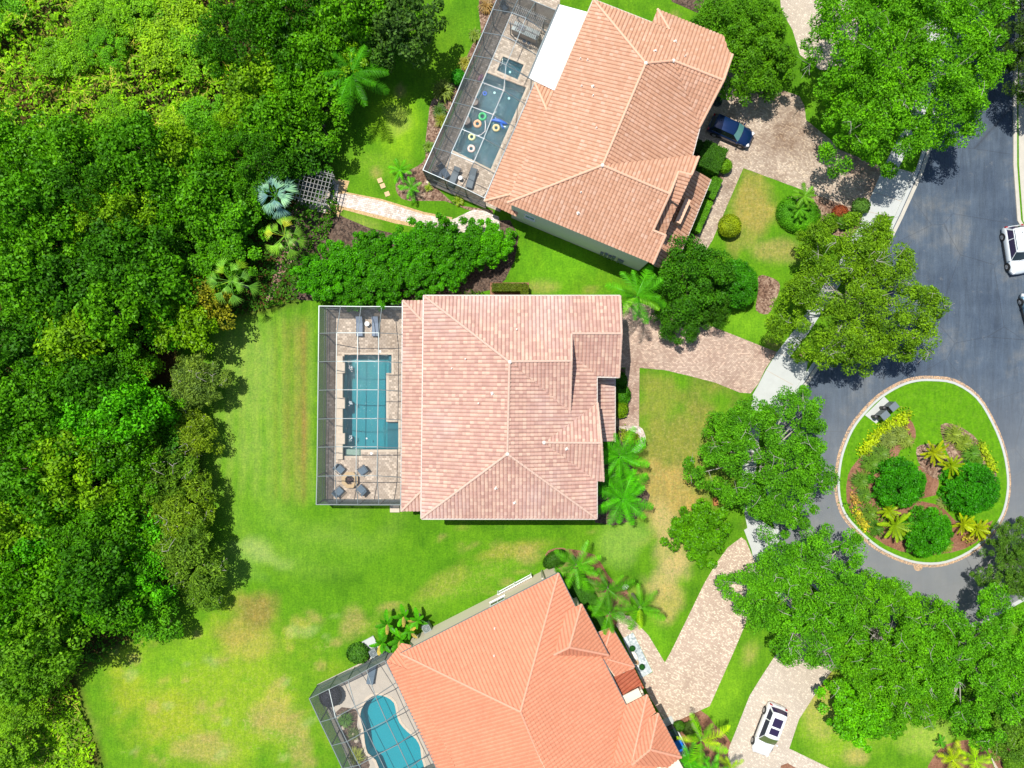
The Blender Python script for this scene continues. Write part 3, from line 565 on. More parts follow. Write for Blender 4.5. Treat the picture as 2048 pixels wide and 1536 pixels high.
def caps(parent, name, lines, mat, r=.15, w=True):
    """half round cap tiles laid one after the other along hips and ridges"""
    inv = -(parent.matrix_basis.translation if parent.parent is None else parent.parent.matrix_basis.translation)
    for a, b_ in lines:
        mb = MB()
        a = a + inv; b_ = b_ + inv; d = b_ - a; n = max(1, int(d.length / .42))
        for i in range(n):
            p = a + d * (i / n); q = a + d * ((i + 1.08) / n)
            mb.tube([p + Vector((0, 0, .05)), q + Vector((0, 0, .02))], [r * 1.08, r * .9], 8)
        mb.build(name, mat, parent)
def vent(roof, p, kind=0):
    inv = -roof.parent.matrix_basis.translation; mb = MB(); p = p + inv
    if kind == 0: mb.lathe([(.09, -.05), (.08, .1), (.05, .11), (.05, .3), (.03, .3)], p, 10)
    else: mb.box((p.x, p.y, p.z + .05), (.28, .28, .06), .3); mb.lathe([(.06, .03), (.06, .18), (.10, .2), (.09, .25), (.02, .28)], p, 10)
    return mb.build('vent_pipe' if kind == 0 else 'roof_vent', 'cement_cap', roof)
def inset(poly, d):
    n = len(poly); a = sum(poly[i][0] * poly[(i + 1) % n][1] - poly[(i + 1) % n][0] * poly[i][1] for i in range(n))
    if a < 0: poly = poly[::-1]
    out = []
    for i in range(n):
        p0, p1, p2 = (np.array(poly[(i + k) % n]) for k in (-1, 0, 1)); e1 = (p1 - p0) / np.linalg.norm(p1 - p0); e2 = (p2 - p1) / np.linalg.norm(p2 - p1)
        n1_ = np.array((-e1[1], e1[0])); n2_ = np.array((-e2[1], e2[0])); m_ = n1_ + n2_; m_ = m_ / max(.3, m_.dot(m_)) * 2
        out.append(tuple(p1 + m_ * d))
    return out
def walls(parent, name, poly, z1, mat):
    mb = MB(); inv = -parent.matrix_basis.translation; mb.prism([(x + inv.x, y + inv.y) for x, y in poly], 0, z1); return mb.build(name, mat, parent)
def window(parent, a, b_, t_, z, w, h, glass='glass_dark', nm='window'):
    """window on the wall running from a to b (outside on the right of a->b), t along it"""
    inv = -parent.matrix_basis.translation; a = Vector((*a, 0)); b_ = Vector((*b_, 0)); d = (b_ - a).normalized(); n = Vector((d.y, -d.x, 0))
    c = a + d * t_ + n * .03 + inv; c.z = z; rz = math.atan2(d.y, d.x); f = MB()
    for s in (-1, 1): f.box(tuple(c + d * s * (w / 2) ), (.09, .10, h + .1), rz); f.box(tuple(c + Vector((0, 0, s * h / 2))), (w - .1, .095, .09), rz)
    f.box(tuple(c), (.045, .07, h - .1), rz)
    o = f.build(nm, 'white_paint', parent)
    MB().box(tuple(c), (w - .1, .05, h - .1), rz).build('pane', glass, o)
    MB().box(tuple(c + n * .05 + Vector((0, 0, -h / 2 - .08))), (w + .2, .2, .06), rz).build('sill', 'cement_cap', o); return o
def gutters(parent, segs, mat='gutter_white', name='gutter', w=.12):
    inv = -parent.matrix_basis.translation
    for a, b_ in segs: MB().bar(a + inv + Vector((0, 0, -.05)), b_ + inv + Vector((0, 0, -.05)), w, .13).build(name, mat, parent)
def downpipe(parent, p, z1):
    inv = -parent.matrix_basis.translation; p = p + inv; mb = MB(); mb.bar((p.x, p.y, .1), (p.x, p.y, z1), .09); return mb.build('downpipe', 'gutter_white', parent)
# ---- middle house
hm = thing('house', 'middle house with mottled pink brown tile roof and front gables', 'house', tuple(G(1010, 810)))
rf = Roof(); Z = 6.0; ZR = 8.6
pN = Pl((848, 592, Z), (1240, 592, Z), (1020, 722, ZR)); pW = Pl((848, 592, Z), (843, 1036, Z), (1017, 815, ZR))
pS = Pl((843, 1036, Z), (1193, 1037, Z), (1015, 908, ZR)); pE = Pl((1195, 700, Z), (1193, 1037, Z), (1017, 820, ZR))
gr_ = pN.hit(1143, 667); gr2 = pN.hit(1243, 667)
def px_of(p): return (1024 + p.x * F / (H - p.z), 768 - p.y * F / (H - p.z), p.z)
rf.face(pN, [(848, 592), (1240, 592), (1243, 667), (1143, 667), (1143, 722), (1020, 722)])
rf.face(pW, [(848, 592), (1019, 724), (1015, 908), (843, 1036)])
rf.face(pS, [(843, 1036), (1015, 908), (1193, 1037)])
rf.face(pE, [(1017, 724), (1060, 736), (1140, 790), (1145, 780), (1145, 706), (1193, 752), (1193, 808), (1088, 885), (1193, 962), (1193, 1037), (1015, 908)])
pG = Pl(px_of(gr_), px_of(gr2), (1193, 752, 6.0)); rf.face(pG, [(1143, 667), (1243, 667), (1238, 754), (1193, 752), (1144, 712)])
pA = Pl((1020, 724, ZR), (1143, 722, ZR), px_of(pE.hit(1140, 824))); rf.face(pA, [(1020, 722), (1143, 722), (1140, 825)])
zB = pE.hit(1088, 885).z; pB1 = Pl((1088, 885, zB), (1203, 886, zB), (1195, 806, 6.0)); rf.face(pB1, [(1088, 885), (1203, 886), (1195, 806)])
pB2 = Pl((1088, 885, zB), (1203, 886, zB), (1200, 962, 6.0)); rf.face(pB2, [(1088, 885), (1203, 886), (1207, 962), (1193, 962)])
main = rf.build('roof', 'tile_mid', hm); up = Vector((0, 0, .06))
hl = [(pW.hit(848, 592), pN.hit(1019, 724)), (pN.hit(1019, 724), pW.hit(1015, 908)), (pS.hit(843, 1036), pS.hit(1015, 908)), (pS.hit(1193, 1037), pS.hit(1015, 908)),
      (pN.hit(1019, 723), pN.hit(1143, 722)), (pN.hit(1143, 667), pN.hit(1243, 667)), (pN.hit(1240, 592), pN.hit(1243, 667)), (pG.hit(1243, 667), pG.hit(1238, 754)),
      (pN.hit(1143, 668), pN.hit(1143, 722)), (pA.hit(1143, 722), pA.hit(1140, 825)), (pB1.hit(1088, 885), pB1.hit(1203, 886)), (pB1.hit(1195, 806), pB1.hit(1203, 886)), (pB2.hit(1203, 886), pB2.hit(1207, 962))]
caps(main, 'ridge_cap', hl, 'ridge_pale', .115)
inv = -hm.matrix_basis.translation
for p in (pN.hit(1020, 724), pW.hit(1015, 908), pB1.hit(1088, 885)): MB().lathe([(.02, -.05), (.15, -.03), (.18, .08), (.12, .16), (.02, .2)], p + inv, 10).build('ridge_mortar', 'cement_cap', main)
for x, y, k in ((1033.6, 658.7, 0), (931, 718, 0), (904, 736.7, 0), (985, 786.8, 1), (957, 806.5, 0), (991.6, 975.4, 1), (1029, 1004.7, 1), (1133, 897, 1)):
    pl = pN if y < 700 else (pW if x < 990 else (pB2 if x > 1100 else pS)); vent(main, pl.hit(x, y), k)
rl = Roof(); pLW = Pl((806, 601, 3.0), (803, 1022, 3.0), (865, 800, 3.95)); rl.face(pLW, [(806, 601), (866, 664), (864, 961), (803, 1022)])
pLN = Pl((806, 601, 3.0), (866, 601, 3.0), (866, 664, 3.95)); rl.face(pLN, [(806, 601), (866, 601), (866, 664)])
pLS = Pl((803, 1022, 3.0), (864, 1022, 3.0), (864, 961, 3.95)); rl.face(pLS, [(803, 1022), (864, 1022), (864, 961)])
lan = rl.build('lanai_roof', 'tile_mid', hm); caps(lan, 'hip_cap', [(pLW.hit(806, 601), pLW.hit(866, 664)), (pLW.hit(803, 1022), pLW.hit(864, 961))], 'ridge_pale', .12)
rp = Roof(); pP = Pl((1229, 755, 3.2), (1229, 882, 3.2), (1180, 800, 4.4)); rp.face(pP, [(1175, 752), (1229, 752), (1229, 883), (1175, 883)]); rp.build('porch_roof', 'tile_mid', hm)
gutters(hm, [(pW.hit(847, 591), pW.hit(842, 1037)), (pN.hit(847, 591), pN.hit(1240, 591)), (pS.hit(843, 1038), pS.hit(1194, 1038)), (pE.hit(1194, 963), pE.hit(1194, 1038)), (pE.hit(1194, 755), pE.hit(1194, 806)),
             (pG.hit(1194, 754), pG.hit(1239, 755)), (pLW.hit(805, 601), pLW.hit(802, 1023)), (pP.hit(1230, 753), pP.hit(1230, 884))])
wm = inset(G2([(848, 592), (1240, 592), (1238, 753), (1195, 753), (1200, 885), (1200, 962), (1193, 962), (1193, 1037), (843, 1036)], 6.0), .42)
walls(hm, 'wall', wm, 5.95, 'stucco_tan')
bt = MB(); inv = -hm.matrix_basis.translation
for pts in ([pN.hit(1236, 596), pN.hit(1239, 667), pG.hit(1234, 750)], [pN.hit(1139, 668), pN.hit(1139, 722), pA.hit(1136, 822)], [pB1.hit(1192, 810), pB1.hit(1199, 886), pB2.hit(1203, 960)]):
    pts = [p - Vector((0, 0, .12)) for p in pts]; lo = [Vector((p.x, p.y, 5.6)) for p in pts]
    q = [Vector((-.12, 0, 0))]; k = len(pts); V = [p + inv for p in pts + lo] + [p + inv + q[0] for p in pts + lo]
    bt.add(V, [(i, i + 1, k + i + 1, k + i) for i in range(k - 1)] + [(2 * k + i, 3 * k + i, 3 * k + i + 1, 2 * k + i + 1) for i in range(k - 1)])
bt.build('gable_wall', 'stucco_tan', hm)
for x, y in ((1225, 757), (1225, 800), (1225, 840), (1225, 879)): p = G(x, y, 3.1) + inv; MB().box((p.x, p.y, 1.5), (.3, .3, 3.0)).build('porch_column', 'stucco_tan', hm)
for y0, w_ in ((640, 3), (700, 3), (780, 4), (860, 3), (930, 2), (980, 2)):
    window(hm, (wm[0][0], 9), (wm[0][0], -14), 9 - (768 - y0) / 21.9, 1.4, w_ * .6, 1.8) if False else None
wl = sorted(wm); xw = wl[0][0]; top = max(p[1] for p in wm); bot = min(p[1] for p in wm); xr = max(p[0] for p in wm)
for t_, w_, h_, z in ((3, 1.6, 1.4, 4.9), (8, 2.4, 1.4, 4.9), (14, 1.6, 1.4, 4.9), (8, 3.6, 2.1, 1.2)): window(hm, (xw, top), (xw, bot), t_, z, w_, h_)
for t_, z in ((3, 1.6), (9, 1.6), (13, 1.6), (6, 4.6)): window(hm, (xr - 1, top), (xw, top), t_, z, 1.0, 1.3)
for t_, z in ((3, 1.6), (8, 1.6), (12, 4.6)): window(hm, (xw, bot), (xw + 14, bot), t_, z, 1.1, 1.4)
MB().box((xr + .04 + inv.x, pG.hit(1238, 715).y + .2 + inv.y, 1.2), (.07, 4.6, 2.3)).build('garage_door', 'white_paint', hm)
MB().box((6.95 + inv.x, -3.4 + inv.y, 1.2), (.1, 1.4, 2.3)).build('front_door', 'orange_wood', hm)
p0 = G(790, 1017); o = MB().box((0, 0, .09), (.95, .7, .18)).build('step', 'coping'); o.location = p0; tag(o, 'beige block step below the lanai roof corner of the middle house', 'step')
p0 = G(797, 608); o = MB().box((0, 0, .09), (1.0, .6, .18)).build('step', 'coping'); o.location = p0; tag(o, 'beige block step above the upper corner of the middle cage', 'step')
# ---- top house
ht = thing('house', 'top house with salmon tile roof and attached white patio roof', 'house', tuple(G(1200, 260)))
invt = -ht.matrix_basis.translation; rf = Roof(); Z = 6.2; ZR = 8.7
A = (1291.6, 127); B = (1205, 331); A3 = (*A, ZR); B3 = (*B, ZR)
tW = Pl((1187, 0, Z), (1014, 406, Z), A3); tS = Pl((1014, 406, Z), (1306, 527.5, Z), B3); tE = Pl(A3, B3, (1399, 254, Z)); tN = Pl((1187, 0, Z), (1304, 46, Z), A3)
rf.face(tW, [(1187, 0), A, B, (1014, 406)])
rf.face(tS, [B, (1339.6, 388), (1306, 461), (1331, 471), (1306, 527.5), (1014, 406)])
tG = Pl(B3, px_of(tS.hit(1339.6, 388)), (1384, 311, 6.3)); rf.face(tG, [B, (1384, 311), (1397, 314), (1383, 350), (1357, 344), (1339.6, 388)])
rf.face(tE, [A, (1347, 122), (1399, 254), (1384, 311), B])
rf.face(tN, [(1187, 0), (1304, 46), (1338, 60), (1315, 19), (1447, 72), (1456, 100), (1464.5, 110), (1447, 161), (1347, 122), A])
tB = Pl(px_of(tN.hit(1338.7, 59.5)), px_of(tN.hit(1315, 19)), (1304, 46, 5.9)); rf.face(tB, [(1304, 46), (1315, 19), (1338.7, 59.5)])
tR = Pl(px_of(tN.hit(1347, 122)), px_of(tN.hit(1447, 161)), (1399, 254, Z)); rf.face(tR, [(1347, 122), (1447, 161), (1399, 254)])
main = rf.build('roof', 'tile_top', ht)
caps(main, 'ridge_cap', [(tW.hit(1187, 0), tW.hit(*A)), (tW.hit(*A), tW.hit(*B)), (tW.hit(1014, 406), tW.hit(*B)), (tS.hit(*B), tS.hit(1339.6, 388)), (tS.hit(1339.6, 388), tS.hit(1306, 461)), (tS.hit(1306, 461), tS.hit(1331, 471)), (tS.hit(1331, 471), tS.hit(1306, 527.5)),
     (tG.hit(1397, 314), tG.hit(1383, 350)), (tG.hit(1357, 344), tG.hit(1339.6, 388)), (tN.hit(*A), tN.hit(1347, 122)), (tN.hit(1347, 122), tN.hit(1447, 161)), (tN.hit(1464.5, 110), tN.hit(1447, 161)), (tR.hit(1447, 161), tR.hit(1399, 254)), (tB.hit(1315, 19), tB.hit(1338.7, 59.5)), (tG.hit(1383, 350), tG.hit(1357, 344))], 'ridge_tan', .12)
for p in (tW.hit(*A), tW.hit(*B), tN.hit(1347, 122)): MB().lathe([(.02, -.05), (.15, -.03), (.18, .08), (.12, .16), (.02, .2)], p + invt, 10).build('ridge_mortar', 'cement_cap', main)
for x, y, k in ((1160.6, 118.4, 0), (1174.8, 121, 0), (1163, 173, 0), (1186, 173.6, 1), (1186, 192, 0), (1192.7, 256.7, 0), (1310, 103, 1), (1350, 84, 1), (1370, 113.4, 0), (1156.5, 426.4, 1), (1161.7, 385, 0)):
    vent(main, (tN if x > 1300 else (tS if y > 380 else tW)).hit(x, y), k)
rb = Roof(); q1 = Pl((1357, 344, 7.7), (1382, 352, 7.3), (1335, 397, 7.9)); rb.face(q1, [(1358, 345), (1383, 351), (1356, 410), (1335, 396)])
q2 = Pl((1335, 396, 7.6), (1356, 409, 7.2), (1306, 461, 6.3)); rb.face(q2, [(1335, 396), (1356, 409), (1345, 432), (1330, 470), (1306, 461)]); rb.build('bay_roof', 'tile_top', ht)
rl = Roof(); lw = Pl((1069.5, 166, 3), (969, 402, 3), (1035, 382, 4.1)); rl.face(lw, [(1069.5, 166), (1100, 235), (1035, 385), (969, 402)])
ls = Pl((969, 402, 3), (1033, 433, 3), (1035, 385, 4.1)); rl.face(ls, [(969, 402), (1033, 433), (1045, 400), (1035, 385)])
ln = Pl((1069.5, 166, 3), (1115, 184, 3), (1095, 222, 3.7)); rl.face(ln, [(1069.5, 166), (1115, 183), (1100, 235)])
lan = rl.build('lanai_roof', 'tile_top', ht); caps(lan, 'hip_cap', [(lw.hit(1069.5, 166), lw.hit(1100, 235)), (lw.hit(969, 402), lw.hit(1035, 385))], 'ridge_tan', .12)
rp = Roof(); tp = Pl((1421, 359, 3.0), (1362, 503, 3.0), (1391, 342, 4.1)); rp.face(tp, [(1380, 336), (1421, 358), (1362, 503), (1342, 545), (1310, 532)]); rp.build('porch_roof', 'tile_top', ht)
wt = inset(G2([(1187, 0), (1304, 46), (1464, 110), (1447, 161), (1399, 254), (1384, 311), (1397, 314), (1383, 350), (1357, 345), (1340, 388), (1306, 461), (1331, 471), (1306, 527.5), (1014, 406)], Z), .3)
walls(ht, 'wall', wt, 6.05, 'stucco_white')
gutters(ht, [(tW.hit(1186, 0), tW.hit(1109, 181)), (tN.hit(1187, -1), tN.hit(1304, 45)), (tE.hit(1400, 254), tE.hit(1385, 311)), (lw.hit(1069, 165), lw.hit(968, 402)), (tp.hit(1422, 359), tp.hit(1363, 503))])
# white flat patio roof and its posts
pw = [G(1119.7, 9, 3.2), G(1174.8, 24, 3.2), G(1113, 183, 3.2), G(1058, 156, 3.2)]; wr = MB()
wr.prism([(p.x + invt.x, p.y + invt.y) for p in pw], 3.08, 3.2); wr.build('patio_roof', 'white_paint', ht)
gutters(ht, [(G(1118, 9, 3.15), G(1056, 156, 3.15))], 'alu_dark', 'gutter', .14)
for t_ in (.02, .33, .66, .98): p = G(1121, 13, 3.1).lerp(G(1062, 153, 3.1), t_) + invt; MB().box((p.x, p.y, 1.54), (.14, .14, 3.08)).build('patio_post', 'white_paint', ht)
def edge_of(poly, target):   # wall segment whose midpoint lies nearest the target, with the outside on its right
    n = len(poly); k = min(range(n), key=lambda i: (Vector(poly[i]) + Vector(poly[(i + 1) % n]) - 2 * Vector(target[:2])).length); return poly[k], poly[(k + 1) % n]
ea, eb = edge_of(wt, G(1165, 478)); Lw = (Vector(eb) - Vector(ea)).length
def tpar(ea, eb, p): d = (Vector(eb) - Vector(ea)).normalized(); return (Vector(p[:2]) - Vector(ea)).dot(d)
w_ = window(ht, ea, eb, tpar(ea, eb, G(1059, 438, 3.2)), 3.3, 1.0, .8, 'glass_green')
for x, y in ((1083, 452), (1149, 478), (1183, 491)): MB().box(tuple(G(x, y, .0) + invt + Vector((0, 0, 2.0))), (.3, .12, .2), -.4).build('wall_light', 'white_paint', ht)
pb = MB(); 
for k, (x, hh) in enumerate(((1206, .5), (1214, .8), (1222, .6), (1229, .9), (1240, .7), (1246, .5))):
    p = Vector((*ea, 0)) + (Vector((*eb, 0)) - Vector((*ea, 0))).normalized() * tpar(ea, eb, G(x, 440 + (x - 1060) * .41, 1)); d = (Vector(eb) - Vector(ea)).normalized()
    pb.box((p.x + d.y * .12 + invt.x, p.y - d.x * .12 + invt.y, 1.2 + hh * .3), (.3, .2, hh), math.atan2(d.y, d.x)); pb.bar((p.x + d.y * .1 + invt.x, p.y - d.x * .1 + invt.y, .05), (p.x + d.y * .1 + invt.x, p.y - d.x * .1 + invt.y, 1.2), .05)
pb.build('meter_box', 'alu_grey', ht)
for tgt, specs in ((G(1100, 190), ((4, 1.5, 2.4, 2.1), (9, 1.4, 3, 2.1), (14, 4.6, 1.5, 1.3))), (G(1245, 25), ((2, 1.6, 1, 1.3), (4, 4.6, 1, 1.3))), (G(1385, 45), ((2, 1.6, 1.4, 1.3), (5, 1.6, 1.4, 1.3)))):
    a_, b_ = edge_of(wt, tgt)
    for t_, z, w0, h0 in specs: window(ht, a_, b_, t_, z, w0, h0)
a_, b_ = edge_of(wt, G(1415, 205)); d = Vector(b_) - Vector(a_); c_ = (Vector(a_) + Vector(b_)) / 2 + Vector((d.y, -d.x)).normalized() * .05
MB().box((c_.x + invt.x, c_.y + invt.y, 1.25), (min(4.8, d.length * .8), .08, 2.4), math.atan2(d.y, d.x)).build('garage_door', 'white_paint', ht)
st = MB()
p = G(1363, 425, 4.2) + invt; st.box((p.x, p.y, 2.4), (.55, 2.4, 4.8), R(-24)); st.build('entry_pier', 'ridge_tan', ht)
# ---- lower house
hb = thing('house', 'lower house with uniform salmon red tile roof, cut by the bottom edge', 'house', tuple(G(1080, 1400)))
invb = -hb.matrix_basis.translation; rf = Roof(); Z = 4.5; ZR = 7.7; Cc = (1041, 1423); C3 = (*Cc, ZR)
bN = Pl((801, 1307, Z), (1117, 1146, Z), C3); bW = Pl((801, 1307, Z), (913, 1536, Z), C3); bE = Pl((1117, 1146, Z), (1251, 1409, Z), C3)
rf.face(bN, [(801, 1307), (1117, 1146), Cc]); rf.face(bW, [(801, 1307), Cc, (1083, 1523), (1140, 1640), (963, 1640)])
rf.face(bE, [(1117, 1146), (1150, 1213), (1206, 1319), (1251, 1409), (1330, 1570), (1370, 1640), (1140, 1640), (1083, 1523), Cc])
e1 = Pl((1163, 1208, 4.6), (1216, 1309, 4.6), (1138.5, 1294, 6.7)); rf.face(e1, [(1163, 1208), (1216, 1309.5), (1138.5, 1294.4)])
e2 = Pl((1163, 1208, 4.6), px_of(e1.hit(1138.5, 1294.4)), px_of(bE.hit(1133, 1223))); rf.face(e2, [(1133, 1223), (1163, 1208), (1138.5, 1294.4), (1107, 1310)])
e3 = Pl(px_of(e1.hit(1138.5, 1294.4)), (1216, 1309, 4.6), px_of(bE.hit(1110, 1310))); rf.face(e3, [(1138.5, 1294.4), (1216, 1309.5), (1184, 1327), (1108, 1310.5)])
f1 = Pl((1251, 1411, 4.6), (1294, 1388.5, 4.6), (1264, 1525, 6.6)); rf.face(f1, [(1250, 1411), (1294, 1388.5), (1264, 1525), (1225, 1527)])
f2 = Pl((1294, 1388.5, 4.6), (1311, 1424, 4.6), (1264, 1525, 6.6)); rf.face(f2, [(1294, 1388.5), (1311, 1424), (1296, 1436), (1282, 1500), (1264, 1525)])
g1 = Pl((1316, 1426, 4.7), (1362, 1514, 4.7), (1300, 1498.5, 6.4)); rf.face(g1, [(1316, 1426), (1362, 1514), (1300, 1498.5)])
g2 = Pl((1316, 1426, 4.7), px_of(g1.hit(1300, 1498.5)), (1296, 1436, 4.9)); rf.face(g2, [(1296, 1436), (1316, 1426), (1300, 1498.5), (1262, 1528)])
g3 = Pl(px_of(g1.hit(1300, 1498.5)), (1362, 1514, 4.7), (1264, 1529, 6.2)); rf.face(g3, [(1300, 1498.5), (1362, 1514), (1335, 1535), (1264, 1529)])
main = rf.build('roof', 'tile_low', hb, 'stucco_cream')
caps(main, 'ridge_cap', [(bN.hit(801, 1307), bN.hit(*Cc)), (bN.hit(1117, 1146), bN.hit(*Cc)), (bW.hit(*Cc), bW.hit(1083, 1523)), (e1.hit(1163, 1208), e1.hit(1138.5, 1294.4)), (e1.hit(1216, 1309.5), e1.hit(1138.5, 1294.4)), (e2.hit(1107, 1310), e1.hit(1138.5, 1294.4)),
     (f1.hit(1294, 1388.5), f1.hit(1264, 1525)), (g1.hit(1316, 1426), g1.hit(1300, 1498.5)), (g1.hit(1362, 1514), g1.hit(1300, 1498.5)), (g1.hit(1300, 1498.5), g3.hit(1264, 1529))], 'ridge_red', .12)
vent(main, bN.hit(989.4, 1255.8)); vent(main, bN.hit(988.3, 1310.5))
rl = Roof(); vw = Pl((774, 1322.5, 3), (873.5, 1536, 3), (850, 1380, 3.9)); rl.face(vw, [(774, 1322.5), (822, 1340), (960, 1640), (922, 1640)])
vn = Pl((774, 1322.5, 3), (806, 1290, 3), (822, 1340, 3.9)); rl.face(vn, [(774, 1322.5), (803.5, 1286), (822, 1290), (822, 1340)]); rl.build('lanai_roof', 'tile_low', hb, 'stucco_cream')
rp = Roof(); w1 = Pl((1222.8, 1253.7, 3.1), (1269.3, 1334, 3.1), (1190, 1275, 4.1)); rp.face(w1, [(1186, 1269), (1222.8, 1253.7), (1269.3, 1334), (1230, 1353), (1200, 1310)])
pr = rp.build('porch_roof', 'tile_low', hb, 'stucco_cream'); caps(pr, 'hip_cap', [(w1.hit(1222.8, 1254), w1.hit(1212, 1292)), (w1.hit(1268, 1333), w1.hit(1214, 1318))], 'ridge_red', .1)
r2 = Roof(); w2 = Pl((1269, 1339, 2.7), (1288, 1377, 2.7), (1228, 1357, 3.7)); r2.face(w2, [(1226, 1354), (1268, 1336), (1288, 1377), (1246, 1398)]); o = r2.build('entry_roof', 'tile_red', hb, 'stucco_cream'); o['label'] = 'deeper red lower tile roof over the entrance'
gutters(hb, [(bN.hit(800, 1307), bN.hit(1117, 1145)), (bE.hit(1118, 1146), bE.hit(1151, 1213)), (vw.hit(773, 1322), vw.hit(920, 1640)), (e1.hit(1164, 1208), e1.hit(1217, 1309)), (g1.hit(1317, 1426), g1.hit(1363, 1514)), (bE.hit(1207, 1319), bE.hit(1252, 1409)), (w1.hit(1224, 1254), w1.hit(1270, 1334))], 'alu_grey', 'gutter', .07)
wb = inset(G2([(801, 1307), (1117, 1146), (1150, 1213), (1163, 1208), (1216, 1310), (1206, 1319), (1251, 1409), (1294, 1388), (1311, 1424), (1362, 1514), (1430, 1640), (963, 1640)], 4.5), .33)
walls(hb, 'wall', wb, 4.4, 'stucco_cream')
ea, eb = edge_of(wb, G(960, 1220)); window(hb, ea, eb, tpar(ea, eb, G(991, 1201, 3.4)), 2.6, 1.5, 1.0)
for t_ in (4, 12.5): window(hb, ea, eb, t_, 1.5, 1.2, 1.3) if t_ > 20 else None
a = G(1250, 1396, 0) + invb; sg = MB(); p1 = G(1247, 1399, 3.3) + invb; p2 = G(1284, 1379, 3.3) + invb; sg.bar((p1.x, p1.y, 1.8), (p2.x, p2.y, 1.8), .3, 3.6); sg.build('entry_wall', 'stucco_cream', hb)
a = G(1263, 1395, 4.2) + invb; MB().box((a.x, a.y, 4.05), (1.9, .9, .12), R(27)).build('entry_ledge', 'stucco_cream', hb)
downpipe(hb, G(1084, 1153, 1), 4.3); mb = MB(); p1 = G(1084.5, 1157, 4.3) + invb; p2 = G(1083, 1141, .3) + invb; mb.bar(p1, p2, .12); mb.build('downpipe', 'gutter_white', hb)
# louvred screen by the lower house wall
p1 = G(995.6, 1183); p2 = G(1063, 1147); cx = (p1 + p2) / 2; ang = math.atan2((p2 - p1).y, (p2 - p1).x); fl = thing('louver_fence', 'low white louvred fence beside the cream wall of the lower house', 'fence', tuple(cx), ang); Lf = (p2 - p1).length
f = MB(); f.box((0, 0, 1.0), (Lf, .06, .08)); f.box((0, 0, .15), (Lf, .06, .08)); f.build('rail', 'white_paint', fl)
f = MB(); [f.box((-Lf / 2 + .12 + i * .19, -.05, .57), (.09, .12, .78), .5) for i in range(int(Lf / .19))]; f.build('slats', 'white_paint', fl)
for s in (-1, 0, 1): MB().box((s * (Lf / 2 - .04), .05, .55), (.09, .09, 1.1)).build('post', 'white_paint', fl)
p = G(746, 1296); o = MB().box((0, 0, .1), (1.3, 2.2, .2), R(28)).build('slab', 'concrete'); o.location = p; tag(o, 'white concrete equipment slab above the lower pool cage', 'slab')
for k, (x, y, s) in enumerate(((750, 1300, .7), (855, 1250, .8))):
    t = thing('pump_unit', ('small grey pump unit on the white slab above the lower cage', 'pale air conditioner beside the broad leaved plants and cream wall')[k], ('pump', 'air conditioner')[k], tuple(G(x, y)), R(28))
    MB().box((0, 0, .2 + s / 2), (s, s, s)).build('casing', 'alu_pale', t); m_ = MB(); m_.torus((0, 0, .22 + s), s * .36, .025, 20, 6); m_.torus((0, 0, .22 + s), s * .2, .02, 16, 6); m_.build('fan_guard', 'alu_dark', t)
# ---------------------------------------------------------------- pool cages, decks, pools
def cage(label, frames, outer_end=True, wallmat='screen_wall', pale='alu_pale', mid=None, flip=False):
    c = G(mid[0], mid[1]); t = thing('pool_cage', label, 'pool cage', (c.x, c.y, 0)); iv = -c
    Fr = [[G(*q) + iv for q in f] for f in frames]; fr = MB(); rs = MB(); ws = MB(); dk = MB(); wl = .06
    for f in Fr:
        for i in range(len(f) - 1): fr.bar(f[i], f[i + 1], wl)
    for i in range(len(Fr) - 1):
        for j in range(len(Fr[0])): fr.bar(Fr[i][j], Fr[i + 1][j], wl if 0 < j < len(Fr[0]) - 1 else wl * 1.2)
        for j in range(len(Fr[0]) - 1):
            q = [Fr[i][j], Fr[i][j + 1], Fr[i + 1][j + 1], Fr[i + 1][j]]; rs.add(q, [(0, 1, 2), (0, 2, 3)])
    def wall(a, b_, posts=True):
        a0 = Vector((a.x, a.y, .05)); b0 = Vector((b_.x, b_.y, .05)); ws.add([a0, b0, b_, a], [(0, 1, 2, 3)])
        for h in (.06, .95): dk.bar(Vector((a.x, a.y, h)), Vector((b_.x, b_.y, h)), .06)
    posts = []
    for i in range(len(Fr) - 1): wall(Fr[i][0], Fr[i + 1][0])
    ends = [Fr[0], Fr[-1]]
    for E in ends:
        for j in range(len(E) - 1): wall(E[j], E[j + 1])
        posts += E
    posts += [f[0] for f in Fr]
    fr.build('roof_beams', pale, t); rs.build('roof_screen', 'screen_roof', t); ws.build('wall_screen', wallmat, t); dk.build('wall_rails', 'alu_dark', t)
    done = []
    for p in posts:
        if any((p - q).length < .2 for q in done): continue
        done.append(p); MB().box((p.x, p.y, p.z / 2), (.09, .09, p.z)).build('post', 'alu_dark', t)
    return t, Fr
K = 4.3
ys_ = [(666.6, 673.5), (723.5, 673), (780.5, 672.5), (838, 671.6), (894.5, 671), (952.5, 670)]
frames = [[(638, 612, 3), (681, 612.5, 3), (722, 613, 3), (763.7, 613, 3), (805, 613.5, 3)]]
for i, (y, x) in enumerate(ys_): frames.append([(637.5 - i * .7, y, 3), (x, y - 1, K), (x + 42, y - 1, K), (x + 84, y - 1, K), (805 - i * .4, y + 2, 3)])
frames.append([(632.5, 1009, 3), (674, 1009.3, 3), (716, 1009.6, 3), (758, 1009.6, 3), (801, 1009.6, 3)])
cage('pale framed rectangular pool cage on the left of the middle house', frames, mid=(720, 810))
L_ = [(985, 19), (965.8, 65), (945.9, 111), (926.6, 156), (906.4, 204.5), (886.4, 249.8), (866, 295)]
K1 = [(1023.8, 25.4), (1004.3, 71.3), (984.7, 118), (965, 165), (943.6, 213.5), (924, 258.4), (902.5, 306)]
